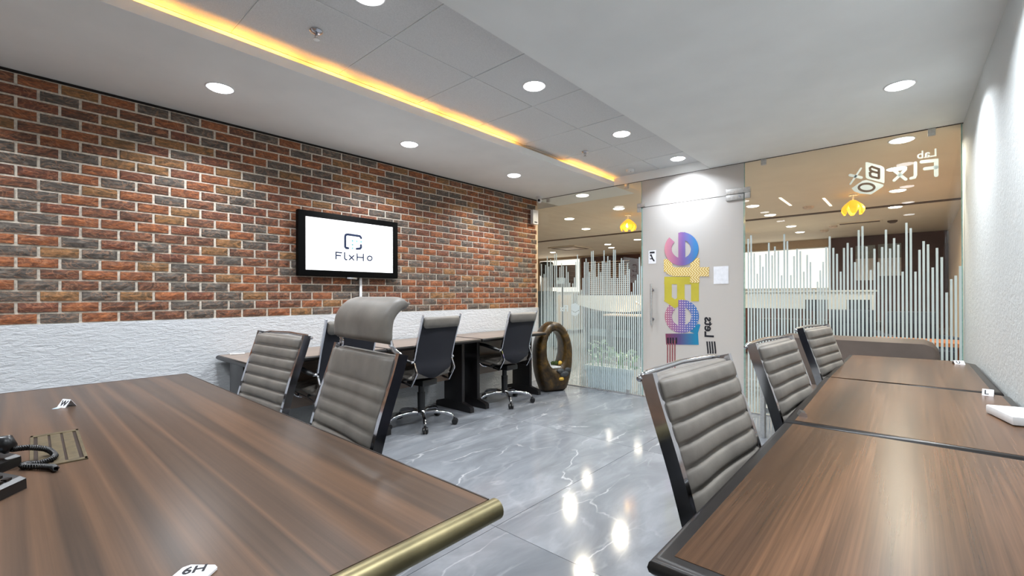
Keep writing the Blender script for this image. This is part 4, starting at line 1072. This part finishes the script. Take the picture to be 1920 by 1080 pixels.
q = NB(); lathe(q, [(.001, 1.3), (.15, 1.3), (.16, 1.34), (.12, 1.6), (.1, 1.62), (.001, 1.62)]); fin('collar', q, 'white_plastic', pd, 30)
q = NB(); lathe(q, [(.001, 1.6), (.1, 1.62), (.16, 1.68), (.17, 1.95), (.15, 1.99), (.001, 1.99)]); fin('bottle', q, 'plastic_black', pd, 30)
fs = thing('lounge_screen', 'dark tilted screen on a pole beyond the left pane', 'screen', (-5.95, 8.4, 0), radians(20))
q = NB(); bx(q, -.33, .33, -.02, .02, 1.38, 1.88, bev=.006); fin('panel', q, 'cabinet_dark', fs, 30)
box('pole', 'leg_black', fs, -.02, .02, .0, .04, .03, 1.4); q = NB(); cyl(q, (0, .02, .015), .2, .2, .03, 20); fin('base', q, 'leg_black', fs)
box('lit_window', 'label_blue', fs, -.12, .05, -.022, -.02, 1.46, 1.6)
o = thing('low_cabinet', 'pale low cabinet under the bright window beyond the left pane', 'cabinet', (-8.6, 12.6, 0))
box('body', 'counter_white', o, -1.4, .3, -.3, .3, .06, 1.25); box('plinth', 'cabinet_dark', o, -1.38, .28, -.26, .3, 0, .06)
for k in range(3): box('door', 'ceiling_beige', o, -1.38+k*.55, -.87+k*.55, -.315, -.3, .1, 1.2)
# air units on the lounge ceiling
ac = thing('ceiling_air_unit', 'square ceiling air unit beyond the left pane, dark slots', 'air unit', (-7.3, 10.7, CZ))
q = NB(); bx(q, -.45, .45, -.45, .45, -.03, 0, bev=.006); fin('panel', q, 'ceiling_beige', ac, 30)
for a in ((-.36, .36, -.4, -.33), (-.36, .36, .33, .4), (-.4, -.33, -.36, .36), (.33, .4, -.36, .36)): box('air_slot', 'dark_slot', ac, *a, -.034, -.03)
box('grille', 'slat_white', ac, -.26, .26, -.26, .26, -.036, -.03)
o = thing('air_diffuser', 'long dark slot air diffuser in the lounge ceiling right of the flower lamp', 'diffuser', (-.77, 10.65, CZ))
box('frame', 'ceiling_beige', o, -.34, .34, -.1, .1, -.012, 0); box('slot', 'dark_slot', o, -.3, .3, -.06, .06, -.016, -.012)
for i, (x, y, lab) in enumerate(((-1.2, 10.9, 'small round detector left of the long air diffuser'), (-1.42, 11.5, 'small round detector farther left of the long air diffuser'), (-1.22, 8.25, 'round detector between the line lights in the lounge ceiling'), (-.3, 10.85, 'dark speaker grille right of the long air diffuser'))):
    q = NB(); lathe(q, [(.001, 0), (.075, 0), (.07, -.025), (.04, -.045), (.001, -.046)]); o = fin('lounge_detector', q, 'slat_white' if i < 3 else 'dark_slot', None, 30); o.location = (x, y, CZ); tag(o, lab, 'detector', 'detectors in the lounge ceiling')
# white planter right behind the left pane
pt = thing('planter', 'white rectangular planter with pale leafy plants right behind the glass', 'planter', (-2.9, 5.2, 0))
q = NB(); rings_loft(q, [[(-w_, -d_, z), (w_, -d_, z), (w_, d_, z), (-w_, d_, z)] for w_, d_, z in ((.3, .09, 0), (.33, .1, .2), (.35, .115, .25), (.355, .12, .29), (.34, .105, .29), (.335, .1, .26))]); fin('trough', q, 'white_plastic', pt)
box('soil_bed', 'soil', pt, -.325, .325, -.095, .095, .2, .255)
random.seed(12)
def leaf(b, base, tip, w):
    base, tip = Vector(base), Vector(tip); d = tip-base; s_ = d.cross(Vector((.2, .4, 1))).normalized()*w; m1 = base+d*.4+Vector((0, 0, .02)); m2 = base+d*.75+Vector((0, 0, .01))
    up = d.cross(s_).normalized()*.0012
    top = [base+up, m1+s_+up, m2+s_*.7+up, tip+up, m2-s_*.7+up, m1-s_+up]; V_ = [b.verts.new(p_) for p_ in top]; U_ = [b.verts.new(p_-up*2) for p_ in top]
    b.faces.new(V_); b.faces.new(U_[::-1])
    for k in range(6): b.faces.new((V_[k], U_[k], U_[(k+1) % 6], V_[(k+1) % 6]))
for k in range(9):
    x = -.29+k*.072+random.uniform(-.02, .02)
    q = NB(); zt = random.uniform(.42, .6); tube(q, [(x, 0, .25), (x+random.uniform(-.03, .03), random.uniform(-.03, .03), zt)], .006, 6); fin('stem', q, 'leaf_green', pt)
    for j in range(9):
        a = random.uniform(0, 2*pi); z = random.uniform(.27, zt); l_ = random.uniform(.08, .15)
        q = NB(); leaf(q, (x, 0, z), (x+cos(a)*l_, sin(a)*l_*.7, z+random.uniform(-.02, .09)), random.uniform(.02, .035)); fin('leaf', q, 'leaf_pale' if random.random() < .65 else 'leaf_green', pt)
